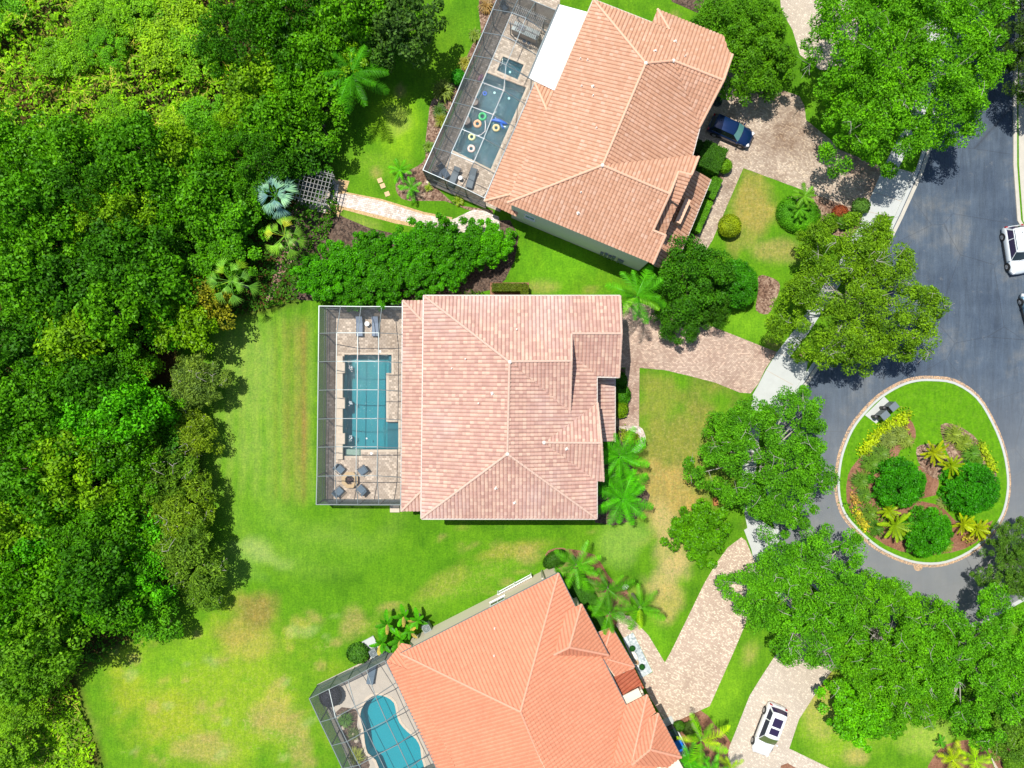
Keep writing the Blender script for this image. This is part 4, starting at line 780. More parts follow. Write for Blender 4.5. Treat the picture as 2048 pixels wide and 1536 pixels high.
K2 = [(1052, 36), (1032.5, 83), (1012, 130), (1007.5, 181), (986.5, 229), (967.5, 277), (947.5, 324.8)]
R_ = [(1092.9, 64.8), (1073, 110.5), (1057, 155), (1051, 208.6), (1030.5, 254.5), (1010, 300.4), (989.5, 348)]
R_ = [R_[0], R_[1], (1069.5, 162.7)] + R_[3:]
frames = [[(1004, -26, 3), (1040, -10, 3), (1071, 4, 3), (1112.8, 21, 3.05)]]
for a, b_, c, d in zip(L_, K1, K2, R_): frames.append([(*a, 3), (*b_, 4.2), (*c, 4.5), (*d, 3.1)])
frames.append([(846, 340, 3), (888.9, 359, 3), (930, 377, 3), (969, 396, 3)])
cage('dark framed pool cage over the pool with swim rings', frames, pale='alu_grey', mid=(960, 200))
fb = [[(618.6, 1397, 3), (658, 1378, 3), (696, 1360, 3), (733, 1340, 3), (769.5, 1321, 3)],
      [(640.5, 1444, 3), (671, 1435, 4), (710.5, 1413, 4.3), (751, 1392.5, 4.3), (792.5, 1365, 3.05)], [(663.4, 1491, 3), (694, 1483, 4), (733, 1461, 4.3), (772.8, 1441.7, 4.3), (814.4, 1411, 3.05)],
      [(685, 1537, 3), (718, 1530, 4), (756, 1509, 4.3), (795.8, 1488.8, 4.3), (838.5, 1458, 3.05)], [(706, 1583, 3), (741, 1577, 4), (779, 1557, 4.3), (818, 1536, 4.3), (861, 1505, 3.05)],
      [(728, 1630, 3), (765, 1624, 4), (802, 1604, 4.3), (841, 1584, 4.3), (884, 1552, 3.05)]]
cage('green grey pool cage over the kidney pool in the bottom left', fb, wallmat='screen_wall_green', pale='alu_pale', mid=(740, 1450))
def pool(name, poly, deck, deckmat, shell, wat, lb_deck, lb_pool, depth=1.5, zt=.02):
    hl = [G2(poly)] if not isinstance(poly[0][0], (list, tuple)) else [G2(p) for p in poly]
    sheet('pool_deck', deck, zt, deckmat, lb_deck, 'pool deck', hole=hl, world=True, thick=.08)
    for k, h in enumerate(hl):
        t = thing('swimming_pool', lb_pool[k], 'swimming pool' if k == 0 else 'spa', (*h[0], 0)); n = len(h); ox, oy = h[0]; dp = depth if k == 0 else .8
        h2 = [(x - ox, y - oy) for x, y in h]; mb = MB()
        mb.add([(x, y, zt - .01) for x, y in h2] + [(x, y, -dp) for x, y in h2], [(i, n + i, n + (i + 1) % n, (i + 1) % n) for i in range(n)]); mb.add([(x, y, -dp) for x, y in h2], [tuple(range(n))]); mb.build('basin', shell, t)
        MB().add([(x, y, -.09) for x, y in h2], [tuple(range(n))]).build('water', wat, t)
        P = inset(h2, -.13); n = len(P); V = []; f = []
        for i in range(n):
            a_ = Vector(P[i]); b_ = Vector(P[(i + 1) % n])
        strip('coping', [p for p in P], .26, zt - .005, zt + .035, 'coping', '', '', closed=True, px=False, parent=t)
    return
pool('mid', POOL_MID, DECK_MID, 'deck_mid', 'pool_plaster', 'water_mid', 'tan paver deck inside the middle pool cage', ['long teal pool with stepped edges beside the middle house'])
pool('top', [POOL_TOP, SPA_TOP], DECK_TOP, 'deck_top', 'pool_dark', 'water_top', 'tan paver deck inside the top pool cage', ['dark blue rippled pool with swim rings floating in it', 'small square spa above the dark blue pool'])
pool('low', POOL_LOW, DECK_LOW, 'deck_low', 'pool_bright', 'water_low', 'smooth grey beige deck inside the lower pool cage', ['bright turquoise kidney shaped pool in the bottom left cage'])
# steps and shallow shelves inside the middle pool
def inpool(px, z0, z1, mat, nm, lb): 
    p = G2(px); c = p[0]; o = MB().prism([(x - c[0], y - c[1]) for x, y in p], z0, z1).build(nm, mat); o.location = (*c, 0); return tag(o, lb, 'pool step')
inpool([(688, 899.5), (721.5, 899.5), (721.5, 911), (688, 911)], -1.4, -.35, 'coping', 'pool_step', 'underwater step in the lower left corner of the long teal pool')
inpool([(773, 845), (796, 845), (796, 898.5), (773, 898.5)], -1.4, -.5, 'pool_dark', 'pool_step', 'shallow shelf in the lower right arm of the long teal pool')
inpool([(776, 710), (782.5, 710), (782.5, 745.5), (776, 745.5)], -1.4, -.45, 'pool_dark', 'pool_step', 'narrow ledge in the upper right corner of the long teal pool')
# raised wall with three spill boxes
wf_ = thing('water_feature', 'raised stone wall with three spill boxes along the teal pool', 'water feature', tuple(G(681, 815)))
iv = -G(681, 815); p1 = G(681, 712) + iv; p2 = G(681, 918) + iv
MB().box((0, (p1.y + p2.y) / 2, .2), (.62, abs(p1.y - p2.y), .4)).build('wall', 'coping', wf_)
for y in (735.7, 806, 876.5): p = G(683.5, y) + iv; MB().box((p.x, p.y, .27), (.86, 1.06, .54)).build('spill_box', 'coping', wf_)
for y in (738, 808, 878):
    p = G(701, y) + iv; m_ = MB(); rs_ = random.Random(int(y))
    for k in range(14): m_.box((p.x + rs_.uniform(-.16, .16), p.y + rs_.uniform(-.3, .3), -.08), (.09, .06, .02), rs_.uniform(0, 3))
    m_.build('splash', 'foam', wf_)
for x, y, lb in ((760, 703, 'small white skimmer lid above the long teal pool'), (742.8, 907, 'small white skimmer lid below the long teal pool'), (733, 877, 'small white return fitting inside the long teal pool')):
    o = MB().lathe([(.13, 0), (.13, .015), (.11, .02)], (0, 0, 0), 14).build('skimmer_lid', 'white_paint'); p = G(x, y); o.location = (p.x, p.y, .022 if y != 877 else -.085); o.scale = (1, 1, 1) if y != 877 else (.6, .6, 1); tag(o, lb, 'pool fitting')
strip('footing', [(853, 364), (972, 415)], .25, 0, .12, 'coping', 'pale kerb footing below the top pool cage', 'footing')
strip('footing', [(640, 1375), (762, 1308)], .3, 0, .14, 'coping', 'cream footing kerb above the lower pool cage', 'footing')
# ---------------------------------------------------------------- foliage
def leafset(P, Nrm, size, aspect=.5, jit=.6, rg=rng):
    n = len(P); nr = Nrm + rg.normal(0, jit, (n, 3)); nr /= np.linalg.norm(nr, axis=1, keepdims=True)
    a = rg.normal(0, 1, (n, 3)); t_ = np.cross(nr, a); t_ /= np.linalg.norm(t_, axis=1, keepdims=True); b_ = np.cross(nr, t_)
    s = size * rg.uniform(.7, 1.3, (n, 1)) / 2; V = np.stack([P - t_ * s, P - b_ * s * aspect, P + t_ * s, P + b_ * s * aspect], 1).reshape(-1, 3)
    return V, np.arange(4 * n).reshape(n, 4)
LOB = [1.0]; ZJ = [.10]
def crown_pts(R_, hgt, nclump, per, rc, rg, low=.25, flat=.55, shell=.75):
    """leaf positions gathered in clumps over and inside an uneven dome"""
    th = rg.uniform(0, 2 * math.pi, nclump); r = np.sqrt(rg.uniform(0, 1, nclump)); lob = 1 + LOB[0] * (.14 * np.sin(3 * th + rg.uniform(0, 6)) + .10 * np.sin(5 * th + rg.uniform(0, 6)) + .07 * np.sin(9 * th + rg.uniform(0, 6)))
    rr_ = r * lob * R_; zt = hgt * (low + (1 - low) * np.sqrt(np.clip(1 - r ** 2.2, 0, 1))); z = zt - (rg.uniform(0, 1, nclump) ** 2) * (1 - shell) * hgt * 1.4
    z += rg.normal(0, ZJ[0], nclump) * R_ * .5
    c = np.stack([rr_ * np.cos(th), rr_ * np.sin(th), z], 1); k = rg.uniform(.65, 1.25, nclump)
    d = rg.normal(0, 1, (nclump, per, 3)); d /= np.linalg.norm(d, axis=2, keepdims=True); d[..., 2] *= flat
    q = rg.uniform(.25, 1, (nclump, per, 1)) ** .5
    P = (c[:, None] + d * q * rc * k[:, None, None]).reshape(-1, 3); nrm = d.reshape(-1, 3) * .7 + np.array([0, 0, .75]); return P, nrm, c
def limbs(mb, c, base, R_, rg, n=14, r0=.2):
    fork = Vector((0, 0, base))
    for i in rg.choice(len(c), min(n, len(c)), replace=False):
        e = Vector(c[i]); m_ = fork.lerp(e, .5) + Vector(rg.normal(0, .06 * R_, 3)); mb.tube([fork - Vector((0, 0, .2)), m_, e], [r0 * .5, r0 * .28, r0 * .07], 5)
        for k in range(3):
            q = m_.lerp(e, .3 + .25 * k); mb.tube([q, q + Vector(rg.normal(0, .13 * R_, 3))], [r0 * .12, r0 * .03], 4)
PROTO = {}
def make_tree(key, R_, hgt, base, nclump, per, rc, size, aspect, seed, mat='leaf', bark='bark', n_l=14, jit=.6, low=.25, flat=.55, r0=.2, twigs=0):
    rg = np.random.default_rng(seed); P, nr, c = crown_pts(R_, hgt, nclump, per, rc, rg, low, flat)
    P[:, 2] += base; c[:, 2] += base; V, f = leafset(P, nr, size, aspect, jit, rg)
    t = bpy.data.objects.new('tree', None); COL.objects.link(t)
    mb = MB(); mb.tube([(0, 0, -.1), (.03, .02, .3), (0, .03, base * .6), (0, 0, base + .3)], [r0 * 1.5, r0 * 1.1, r0, r0 * .8], 8); limbs(mb, c, base, R_, rg, n_l, r0)
    tr = mb.build('trunk', bark, t); tr.location = (0, 0, 0)
    if twigs:
        tw = MB()
        for i in rg.choice(len(c), twigs):
            e = Vector(c[i]) + Vector((0, 0, rc * .4))
            for k in range(3): q = e + Vector(rg.normal(0, .8, 3)) * rc * .8; tw.tube([e, e.lerp(q, .5) + Vector(rg.normal(0, .08, 3)), q], [.03, .02, .012], 4, caps=False)
        k_ = len(V); V = np.concatenate([V, np.array(tw.v)]); nf_ = len(f); f = np.concatenate([f, np.array(tw.f) + k_])
    cr = fastmesh('crown', V, f, [mat, 'pale_bark'], t, None if not twigs else [0] * nf_ + [1] * (len(f) - nf_)); PROTO[key] = t; t['used'] = 0; return t
LABELS = set()
def tree(key, px, py, zc, Rw, label, col, group=None, kind='tree', cat='tree', R0=1.0, hs=1.0, rz=None):
    """place a tree whose crown centre (at height zc) is seen at the photo pixel px, py"""
    p = G(px, py, zc); pr = PROTO[key]; rz = random.uniform(0, 6.28) if rz is None else rz; s = Rw / R0
    if not pr['used']: r = pr; r.location = (p.x, p.y, 0); r.rotation_euler = (0, 0, rz); r.scale = (s, s, hs * s); pr['used'] = 1; tag(r, label, cat, group)
    else: r = dup(pr, (p.x, p.y, 0), rz, label, None, (s, s, hs * s)); r['category'] = cat
    if group: r['group'] = group
    elif 'group' in r: del r['group']
    r.name = kind
    for ch in r.children:
        if ch.name.startswith('crown'): ch.color = (*col, 1)
    return r
MID = (.06, .20, .008); DK = (.035, .125, .008); BRT = (.12, .36, .012); LM = (.26, .44, .02); OL = (.13, .20, .03); EM = (.04, .27, .02); GRY = (.17, .33, .04)
# street oaks (each crown its own shape)
oaks = [('o1', 9.6, 5.4, 4.4, 420, 250, .95, .26, .45, 21), ('o2', 8.0, 4.6, 3.6, 250, 290, .95, .26, .4, 22), ('o3', 7.6, 4.6, 3.6, 250, 270, .88, .26, .45, 23), ('o4', 7.0, 4.4, 3.4, 230, 260, .86, .25, .45, 24)]
ZJ[0] = .2
for k, R_, h_, b_, n_, p_, rc, s_, a_, sd in oaks: make_tree(k, R_, h_, b_, n_, p_, rc, s_, a_, sd, 'leaf', 'pale_bark', 22, .75, .2, .5, .28, 60)
OG = 'street oaks along the road'
OC = (.115, .275, .022); OC2 = (.17, .33, .022)
tree('o1', 1815, 118, 7.5, 9.6, 'largest street oak, filling the top right corner over the road', (.085, .235, .02), OG, 'oak_tree', R0=1, hs=1) if 0 else None
def oak(key, px, py, zc, Rw, R0, lb, col): return tree(key, px, py, zc, Rw, lb, col, OG, 'oak_tree', R0=R0)
oak('o1', 1822, 108, 7.5, 8.9, 9.6, 'largest street oak, filling the top right corner over the road', (.115, .42, .006))
oak('o2', 1730, 590, 6.5, 7.2, 8.0, 'round spreading oak over the road above the planted island', (.15, .36, .010))
oak('o3', 1556, 925, 6.5, 6.2, 7.6, 'oak between the middle house lawn and the planted island', (.09, .36, .008))
oak('o4', 1618, 1198, 6.0, 6.1, 7.0, 'oak hanging over the pale paver driveway of the lower house', (.10, .40, .008))
oak('o3', 1792, 1292, 6.0, 5.8, 7.6, 'oak just below the turning circle with yellowish tips', (.115, .42, .006))
oak('o2', 1965, 1338, 6.5, 6.5, 8.0, 'oak in the bottom right above the yellow palms', (.11, .43, .008))
oak('o4', 1855, 1372, 5.5, 4.3, 7.0, 'small oak above the pale lawn at the bottom right', (.115, .42, .006))
oak('o4', 2085, 1140, 5.5, 3.6, 7.0, 'oak cut by the right edge casting a shadow on the turning circle', (.09, .25, .02))
oak('o1', 2130, 20, 6.5, 7.0, 9.6, 'dark oak in the extreme top right beyond the road', (.05, .13, .015))
oak('o4', 2060, 1450, 5.5, 4.6, 7.0, 'oak leaning in from the right edge near the corner path', (.12, .32, .02))
# other broad trees and dense shrubs
make_tree('d1', 4.0, 3.0, 2.0, 120, 150, .75, .24, .55, 31, 'leaf', 'bark', 12, .5, .3, .7, .16)
ZJ[0] = .2; make_tree('d2', 3.4, 2.6, 1.2, 110, 150, .55, .24, .6, 32, 'leaf_gloss', 'bark', 10, .5, .35, .8, .14)
def dt(key, px, py, z, r, lb, col, R0, grp=None, cat='tree', kind='tree'): return tree(key, px, py, z, r, lb, col, grp, kind, cat, R0=R0)
dt('d1', 1452, 42, 4, 3.2, 'dark tree at the top edge beside the top house roof corner', (.08, .29, .005), 4.0)
dt('d1', 1512, 35, 4, 3.0, 'dark tree right of another, beside the cream driveway at the top edge', (.09, .31, .005), 4.0)
dt('d1', 1508, 118, 4, 3.6, 'dark tree overhanging the driveway of the top house', (.085, .29, .005), 4.0)
dt('d1', 1548, 92, 4, 2.2, 'small dark tree tucked between the top driveways', (.08, .27, .005), 4.0)
dt('d1', 1385, 552, 4.2, 3.7, 'dense dark tree between the palm and the round bush', (.045, .21, .004), 4.0)
dt('d1', 1368, 622, 3.8, 2.6, 'dark tree overhanging the top edge of the middle driveway', (.04, .18, .004), 4.0)
dt('d1', 1425, 605, 3.6, 2.2, 'dark low tree between the middle driveway and round bush', (.04, .16, .004), 4.0)
dt('d2', 1403, 1064, 3, 3.0, 'dense glossy round tree on the dry lawn beside the lower driveway', (.09, .34, .004), 3.4)
dt('d2', 1720, 1422, 3, 3.2, 'dense round tree above the bottom lawn, right of the white car', (.12, .50, .004), 3.4)
dt('d2', 1775, 1445, 3, 2.4, 'smaller round tree touching its larger neighbour on the bottom lawn', (.09, .36, .006), 3.4)
dt('d2', 450, 420, 4, 3.9, 'bright glossy round tree left of the silver fan palm', (.10, .40, .006), 3.4)
dt('d2', 435, 500, 3.6, 2.8, 'bright glossy tree left of the green fan palm', (.09, .36, .006), 3.4)
# long hedge of tall shrubs above the middle pool cage
hd = [(640, 545, 3.0), (690, 520, 3.0), (700, 575, 2.4), (748, 500, 2.9), (765, 555, 2.9), (815, 490, 3.0), (835, 540, 2.7), (878, 480, 3.1), (900, 530, 2.4), (940, 488, 3.0), (985, 478, 2.6)]
hl_ = ['leftmost tall hedge shrub, by the woodland corner', 'second tall hedge shrub from the left, upper side', 'hedge shrub right above the corner of the middle pool cage', 'hedge shrub below the middle of the pale paver path', 'low hedge shrub above the loungers of the middle cage', 'hedge shrub in the middle of the row, upper side', 'hedge shrub just above the lanai roof corner', 'hedge shrub under the wide end of the paver path', 'lower hedge shrub above the roof of the middle house', 'second hedge shrub from the right end of the long hedge', 'rightmost shrub of the long hedge, near the cream wall']
for (x, y, r), lb in zip(hd, hl_): dt('d2', x, y + 9, 2.4, r * .84, lb, random.choice([(.065, .36, .003), (.09, .44, .003), (.055, .29, .003)]), 3.4, 'tall shrubs of the long hedge', 'shrub', 'hedge_shrub')
# ---- woodland
fk = []; ZJ[0] = .26
for i, (R_, h_, b_, n_, p_, rc, s_, a_, ml) in enumerate([(3.0, 2.6, 3.6, 60, 105, .75, .30, .6, 'leaf'), (3.0, 3.0, 3.4, 44, 150, .95, .30, .55, 'leaf'), (3.0, 2.2, 3.6, 80, 80, .6, .27, .5, 'leaf_gloss'), (3.0, 2.8, 3.0, 34, 190, 1.15, .32, .6, 'leaf'), (3.0, 2.4, 3.2, 70, 95, .65, .24, .45, 'leaf')]):
    make_tree('f%d' % i, R_, h_, b_, n_, p_, rc, s_, a_, 40 + i, ml, 'bark', 9, .65, .15, .7, .11); fk.append('f%d' % i)
ZJ[0] = .1; make_tree('w1', 2.6, 2.0, 1.6, 85, 130, .6, .34, .24, 51, 'leaf', 'pale_bark', 12, .8, .2, .7, .07, 12)
rows = [(20, 'the white patio roof top'), (88, 'the dining table in the top cage'), (156, 'the square spa'), (222, 'the green swim ring'), (290, 'the lowest swim ring'), (352, 'the top cage loungers'), (418, 'the pale paver path'), (486, 'the long hedge'), (554, 'the bottom of the long hedge'), (622, 'the top of the middle cage'), (688, 'the middle cage loungers'),
        (755, 'the head of the teal pool'), (822, 'the middle of the teal pool'), (890, 'the foot of the teal pool'), (958, 'the fire pit'), (1026, 'the bottom edge of the middle roof'), (1092, 'the reddish bed by the lower house'), (1160, 'the white louvred fence'), (1226, 'the cream wall window'), (1294, 'the white equipment slab'), (1362, 'the lounger in the lower cage'), (1430, 'the top of the kidney pool'), (1500, 'the middle of the kidney pool')]
lim = {20: 830, 88: 760, 156: 640, 222: 650, 290: 610, 352: 565, 418: 370, 486: 365, 554: 440, 622: 400, 688: 290, 755: 290, 822: 340, 890: 340, 958: 300, 1026: 260, 1092: 300, 1160: 340, 1226: 330, 1294: 150, 1362: 80, 1430: 50, 1500: 20}
ordn = ['leftmost', 'second', 'third', 'fourth', 'fifth', 'sixth', 'seventh', 'eighth', 'ninth', 'tenth', 'eleventh', 'twelfth']
rnd = random.Random(5)
for ri, (y, lm) in enumerate(rows):
    x = -20 + (ri % 2) * 34; k = 0
    while x < lim[y] + 10:
        dx, dy = rnd.uniform(-16, 16), rnd.uniform(-16, 16); X_, Y_ = x + dx, y + dy; r = rnd.uniform(2.3, 3.4); step = r * 20 * 1.35
        upper = Y_ < 260 and X_ < 470 - (Y_ * .3); skip = (upper and rnd.random() < .45) or (X_ > 490 and 318 < Y_ < 480) or (X_ > 400 and 520 < Y_ < 600) or (300 < X_ < 370 and 690 < Y_ < 770) or (200 < X_ < 320 and 960 < Y_ < 1060 and rnd.random() < .8)
        edge_ = x > lim[y] - 60; z = 4.2 if edge_ else rnd.uniform(5.5, 7.5)
        if not skip:
            if upper: col = rnd.choice([(.17, .48, .004), (.24, .52, .006), (.12, .44, .004)]); tone = 'bright lime'
            elif Y_ > 1280 and X_ < 130: col = rnd.choice([(.16, .42, .01), (.12, .36, .01)]); tone = 'bright green'
            else:
                tone, col = rnd.choice([('mid green', (.075, .31, .003)), ('mid green', (.10, .37, .003)), ('mid green', (.085, .34, .003)), ('dark green', (.045, .21, .003)), ('yellowish green', (.17, .42, .005)), ('bright green', (.09, .47, .003))])
            lb = '%s woodland tree, %s%s, level with %s' % (tone, ordn[min(k, 11)], '' if k == 0 else ' from left', lm)
            key = rnd.choice(fk)
            if upper: z = 2.6; r *= .75
            tree(key, X_, Y_, z, r, lb, col, 'woodland trees left of the lawns', 'woodland_tree', R0=3.0, hs=.5 if upper else rnd.uniform(.9, 1.2) * (.72 if edge_ else 1.1)); k += 1
        x += step * (.8 if upper else 1)
for x, y, z, r, lb, c in ((392, 765, 2.6, 2.6, 'wispy grey green small tree at the lawn edge beside the brown clearing', GRY), (160, 745, 6, 3.2, 'wispy olive tree inside the woodland left of the brown clearing', (.13, .30, .02)), (365, 1020, 3, 3.0, 'wispy olive tree at the lawn edge, upper of two', (.20, .40, .015)), (370, 1110, 3.4, 3.4, 'wispy olive tree at the lawn edge with pale twigs, lower of two', (.15, .34, .02)), (370, 870, 3.4, 2.4, 'wispy yellow green tree beside the mown stripes', (.20, .38, .015)), (290, 950, 4.5, 3.4, 'wispy dark olive tree deeper in the wood above the bare patch', (.13, .32, .015)), (395, 1180, 2.5, 2.0, 'small wispy bush at the lower lawn edge', (.15, .36, .02))):
    tree('w1', x, y, z, r, lb, c, 'wispy trees of the woodland edge', 'wispy_tree', R0=2.6)
tree('f3', 410, 600, 3.6, 2.4, 'small tree with yellow blossom like leaf tips beside the fan palm', (.30, .36, .015), None, 'tree', R0=3.0)
tree('f0', 800, 45, 5.5, 3.4, 'drooping dark tree over the lawn at the top edge', (.06, .17, .02), None, 'tree', R0=3.0)
tree('f2', 745, 60, 5.5, 3.2, 'tree left of the drooping dark tree at the top edge', (.07, .22, .02), None, 'tree', R0=3.0)
# undergrowth: one uncountable mass on the woodland floor
def undergrowth():
    rg = np.random.default_rng(77); n = 150000; ex = np.array(edge[1:15] + [(-120, -60), (-120, 1600), (205, 1600)], float); x = rg.uniform(-120, 900, n); y = rg.uniform(-60, 1600, n); k = inside_np(x, y, [tuple(q) for q in ex]); x, y = x[k], y[k]
    k = ~(((np.abs(x - 330) < 45) & (np.abs(y - 725) < 42)) | ((np.abs(x - 250) < 45) & (np.abs(y - 1010) < 35))); x, y = x[k], y[k]
    up = (y < 270) & (x < 470); X_ = (x - 1024) * .05; Y_ = (768 - y) * .05; z = vnoise(X_, Y_, 2.2, 9) * (np.where(up, 2.6, 1.0)) * vnoise(X_, Y_, .9, 10) * 1.5 + .1
    sw = up | ((y > 1330) & (x < 220)); P = np.stack([X_, Y_, z], 1)
    for nm, m_, c, lb, s_, asp in (('undergrowth', ~sw, (.05, .20, .004), 'dark leafy undergrowth between the woodland trees', .34, .5), ('bramble', sw, (.22, .54, .006), 'bright yellow green tangle of vines and weeds in the top left', .40, .5)):
        V, f = leafset(P[m_], np.tile([0, 0, 1.0], (m_.sum(), 1)), s_, asp, .6, rg); o = fastmesh(nm, V, f, 'leaf'); o.color = (*c, 1); tag(o, lb, 'undergrowth', kind='stuff')
    m_ = sw & (rg.random(len(x)) < .10 * (vnoise(X_, Y_, 3, 31) > .5) + .02); V, f = leafset(P[m_] + [0, 0, .25], np.tile([0, 0, 1.0], (m_.sum(), 1)), .9, .07, .5, rg); o = fastmesh('reeds', V, f, 'straw_leaf'); o.color = (.50, .55, .10, 1); tag(o, 'pale yellow reed stems leaning through the top left tangle', 'reeds', kind='stuff')
undergrowth()
# ---- clipped hedges and balls
def clipped(name, px, py, rx, ry, hgt, ang, label, cat, col, shape='ball', size=.13, dens=1.0, cap=.5, group=None, mat='clipped'):
    """leafy shell over an unseen solid core added to block light"""
    p = G(px, py, hgt * .5); rg = np.random.default_rng(abs(hash(label)) % 99991 if False else int(px * 7 + py)); n = int(dens * 900 * (rx * ry + (rx + ry) * hgt * .6)); u = rg.uniform(0, 2 * math.pi, n)
    if shape == 'ball':
        w = rg.uniform(-.2, 1, n); s = np.sqrt(1 - np.clip(w, -1, 1) ** 2); nr = np.stack([s * np.cos(u), s * np.sin(u), w], 1); P = nr * [rx, ry, hgt * .5] + [0, 0, hgt * .5]
        core = MB().lathe([(.25 * rx, 0), (.8 * rx, hgt * .18), (.93 * rx, hgt * .5), (.7 * rx, hgt * .83), (.05, hgt * .95)], (0, 0, 0), 16); core.v = [(x, y * ry / rx, z) for x, y, z in core.v]
    else:
        a = rg.uniform(-1, 1, (n, 3)); ax = np.array([rx, ry, hgt / 2]); k = rg.choice(3, n, p=np.array([ry * hgt * .5, rx * hgt * .5, rx * ry * 2]) / (ry * hgt * .5 + rx * hgt * .5 + rx * ry * 2)); nr = np.zeros((n, 3))
        for j in range(3): m_ = k == j; sg = np.sign(a[m_, j]) if j < 2 else 1; a[m_, j] = sg; nr[m_, j] = sg
        P = a * ax + [0, 0, hgt / 2]; core = MB().box((0, 0, hgt * .48), (2 * rx * .95, 2 * ry * .95, hgt * .93))
    P = P * (1 + rg.normal(0, .025, (n, 1))); V, f = leafset(P, nr, size, .6, .5, rg); nv = len(core.v)
    me_v = np.concatenate([np.array(core.v), V]); o = bpy.data.objects.new(name, None)
    me = bpy.data.meshes.new(name); me.from_pydata(me_v.tolist(), [], core.f + (f + nv).tolist()); me.materials.append(MAT[mat]); me.update()
    bpy.data.objects.remove(o); o = bpy.data.objects.new(name, me); COL.objects.link(o); o.location = (p.x, p.y, 0); o.rotation_euler.z = R(ang); o.color = (*col, 1); return tag(o, label, cat, group)
CG = (.10, .34, .01); CD = (.045, .17, .008); CY = (.28, .44, .012)
clipped('ball_shrub', 1459, 452, 1.12, 1.12, 1.6, 0, 'round yellow green topiary ball beside the front walk of the top house', 'topiary', CY)
clipped('ball_shrub', 1449, 332, .72, .72, 1.2, 0, 'small bright green ball shrub where the walk meets the top driveway', 'topiary', (.14, .38, .01))
clipped('hedge', 1420, 318, 1.2, 1.3, 1.5, -24, 'dark square clipped hedge at the garage corner of the top house', 'hedge', CD, 'box')
clipped('hedge', 1402, 300, .9, .6, 1.3, -24, 'very dark small shrub between garage wall and square hedge', 'hedge', (.03, .10, .01), 'box')
clipped('hedge', 1425, 378, .5, 1.1, 1.0, -24, 'short hedge beside the porch roof of the top house', 'hedge', (.08, .28, .01), 'box')
clipped('hedge', 1401, 434, .5, 1.6, 1.0, -24, 'long green hedge below the short one along the top porch', 'hedge', (.10, .34, .01), 'box')
clipped('oval_hedge', 1597, 428, 2.2, 1.8, 1.0, -15, 'large flat oval hedge on the top front lawn', 'hedge', (.09, .36, .01), 'ball', .12)
clipped('hedge', 1019, 576, 1.7, .38, 1.2, 0, 'low clipped hedge above the roof of the middle house', 'hedge', (.10, .17, .01), 'box')
clipped('hedge', 1049, 588, .38, .8, 1.2, 0, 'short end piece of the low hedge above the middle roof', 'hedge', (.10, .17, .01), 'box')
for k, (x, y, rx, ry, c, lb) in enumerate(((1690, 440, 1.1, .9, (.10, .30, .02), 'loose shrub beside the oval hedge under the spreading oak'), (1680, 425, .8, .7, (.28, .08, .03), 'reddish leaved shrub right of the oval hedge'), (1660, 450, .8, .7, (.17, .33, .02), 'yellow green shrub at the lower end of the oval hedge'), (1722, 412, .9, .8, (.09, .24, .03), 'airy shrub at the corner of the top driveway apron'))):
    clipped('shrub', x, y, rx, ry, 1.0, 0, lb, 'shrub', c, 'ball', .2, .35)
LOB[0] = .2; make_tree('rb', 2.35, 2.4, .3, 230, 110, .38, .20, .35, 61, 'leaf_gloss', 'bark', 6, .5, .0, .8, .12); LOB[0] = 1.0
for x, y, r, c, lb in ((1470, 568, 2.65, (.05, .30, .006), 'round spiky textured bush between dark tree and tan mulch'), (1801, 968, 2.75, (.045, .33, .004), 'left dark green round bush on the traffic island'), (1948, 978, 2.8, (.04, .32, .004), 'right dark green round bush on the traffic island, the largest'), (1858, 1066, 2.65, (.055, .36, .004), 'lowest dark green round bush on the traffic island')):
    tree('rb', x, y, 1.6, r, lb, c, 'round dark green bushes', 'round_bush', 'bush', R0=2.6)
for x, y, lb in ((1264.7, 1297, 'upper small round green shrub in the white gravel bed'), (1284, 1334, 'lower small round green shrub in the white gravel bed')):
    clipped('ball_shrub', x, y, .28, .28, .5, 0, lb, 'topiary', (.02, .14, .02), 'ball', .09, 3)
clipped('shrub', 716, 1306, 1.1, 1.0, 1.0, 0, 'dark green shrub on the lawn beside the lower cage', 'shrub', (.07, .24, .02), 'ball', .28, .4)
clipped('shrub', 1110, 1118, 1.3, .8, 1.3, 30, 'dark clipped shrub at the top corner of the lower house', 'shrub', (.04, .15, .01), 'ball', .12, 1)
for i, (x, y, rx, ry, a_, lb) in enumerate(((1165, 1185, 1.0, 1.8, 30, 'dark hedge along the east wall of the lower house, upper piece'), (1190, 1235, .8, 1.6, 30, 'dark hedge along the east wall of the lower house, lower piece'))): clipped('hedge', x, y, rx, ry, 1.1, a_, lb, 'hedge', (.04, .17, .01), 'box')
clipped('shrub', 1358, 1452, .6, .5, .9, 0, 'small shrub beside the blue bin by the lower house', 'shrub', (.06, .2, .01), 'ball', .16, .6)
clipped('shrub', 1383, 1458, .9, .8, .8, 0, 'dark loose shrub under the edge of the lower driveway', 'shrub', (.07, .15, .02), 'ball', .2, .4)
clipped('ball_shrub', 2027, 1526, 1.0, 1.0, 1.3, 0, 'clipped ball shrub in the bottom right corner bed', 'topiary', (.12, .32, .015), 'ball', .14)
clipped('shrub', 1993, 1462, .8, .6, .8, 0, 'small shrub above the corner path at the bottom right', 'shrub', (.09, .3, .02), 'ball', .18, .5)
clipped('shrub', 917, 155, .7, .75, 1.3, 0, 'small bright green bush against the top pool cage', 'shrub', (.04, .32, .01), 'ball', .2, .6)
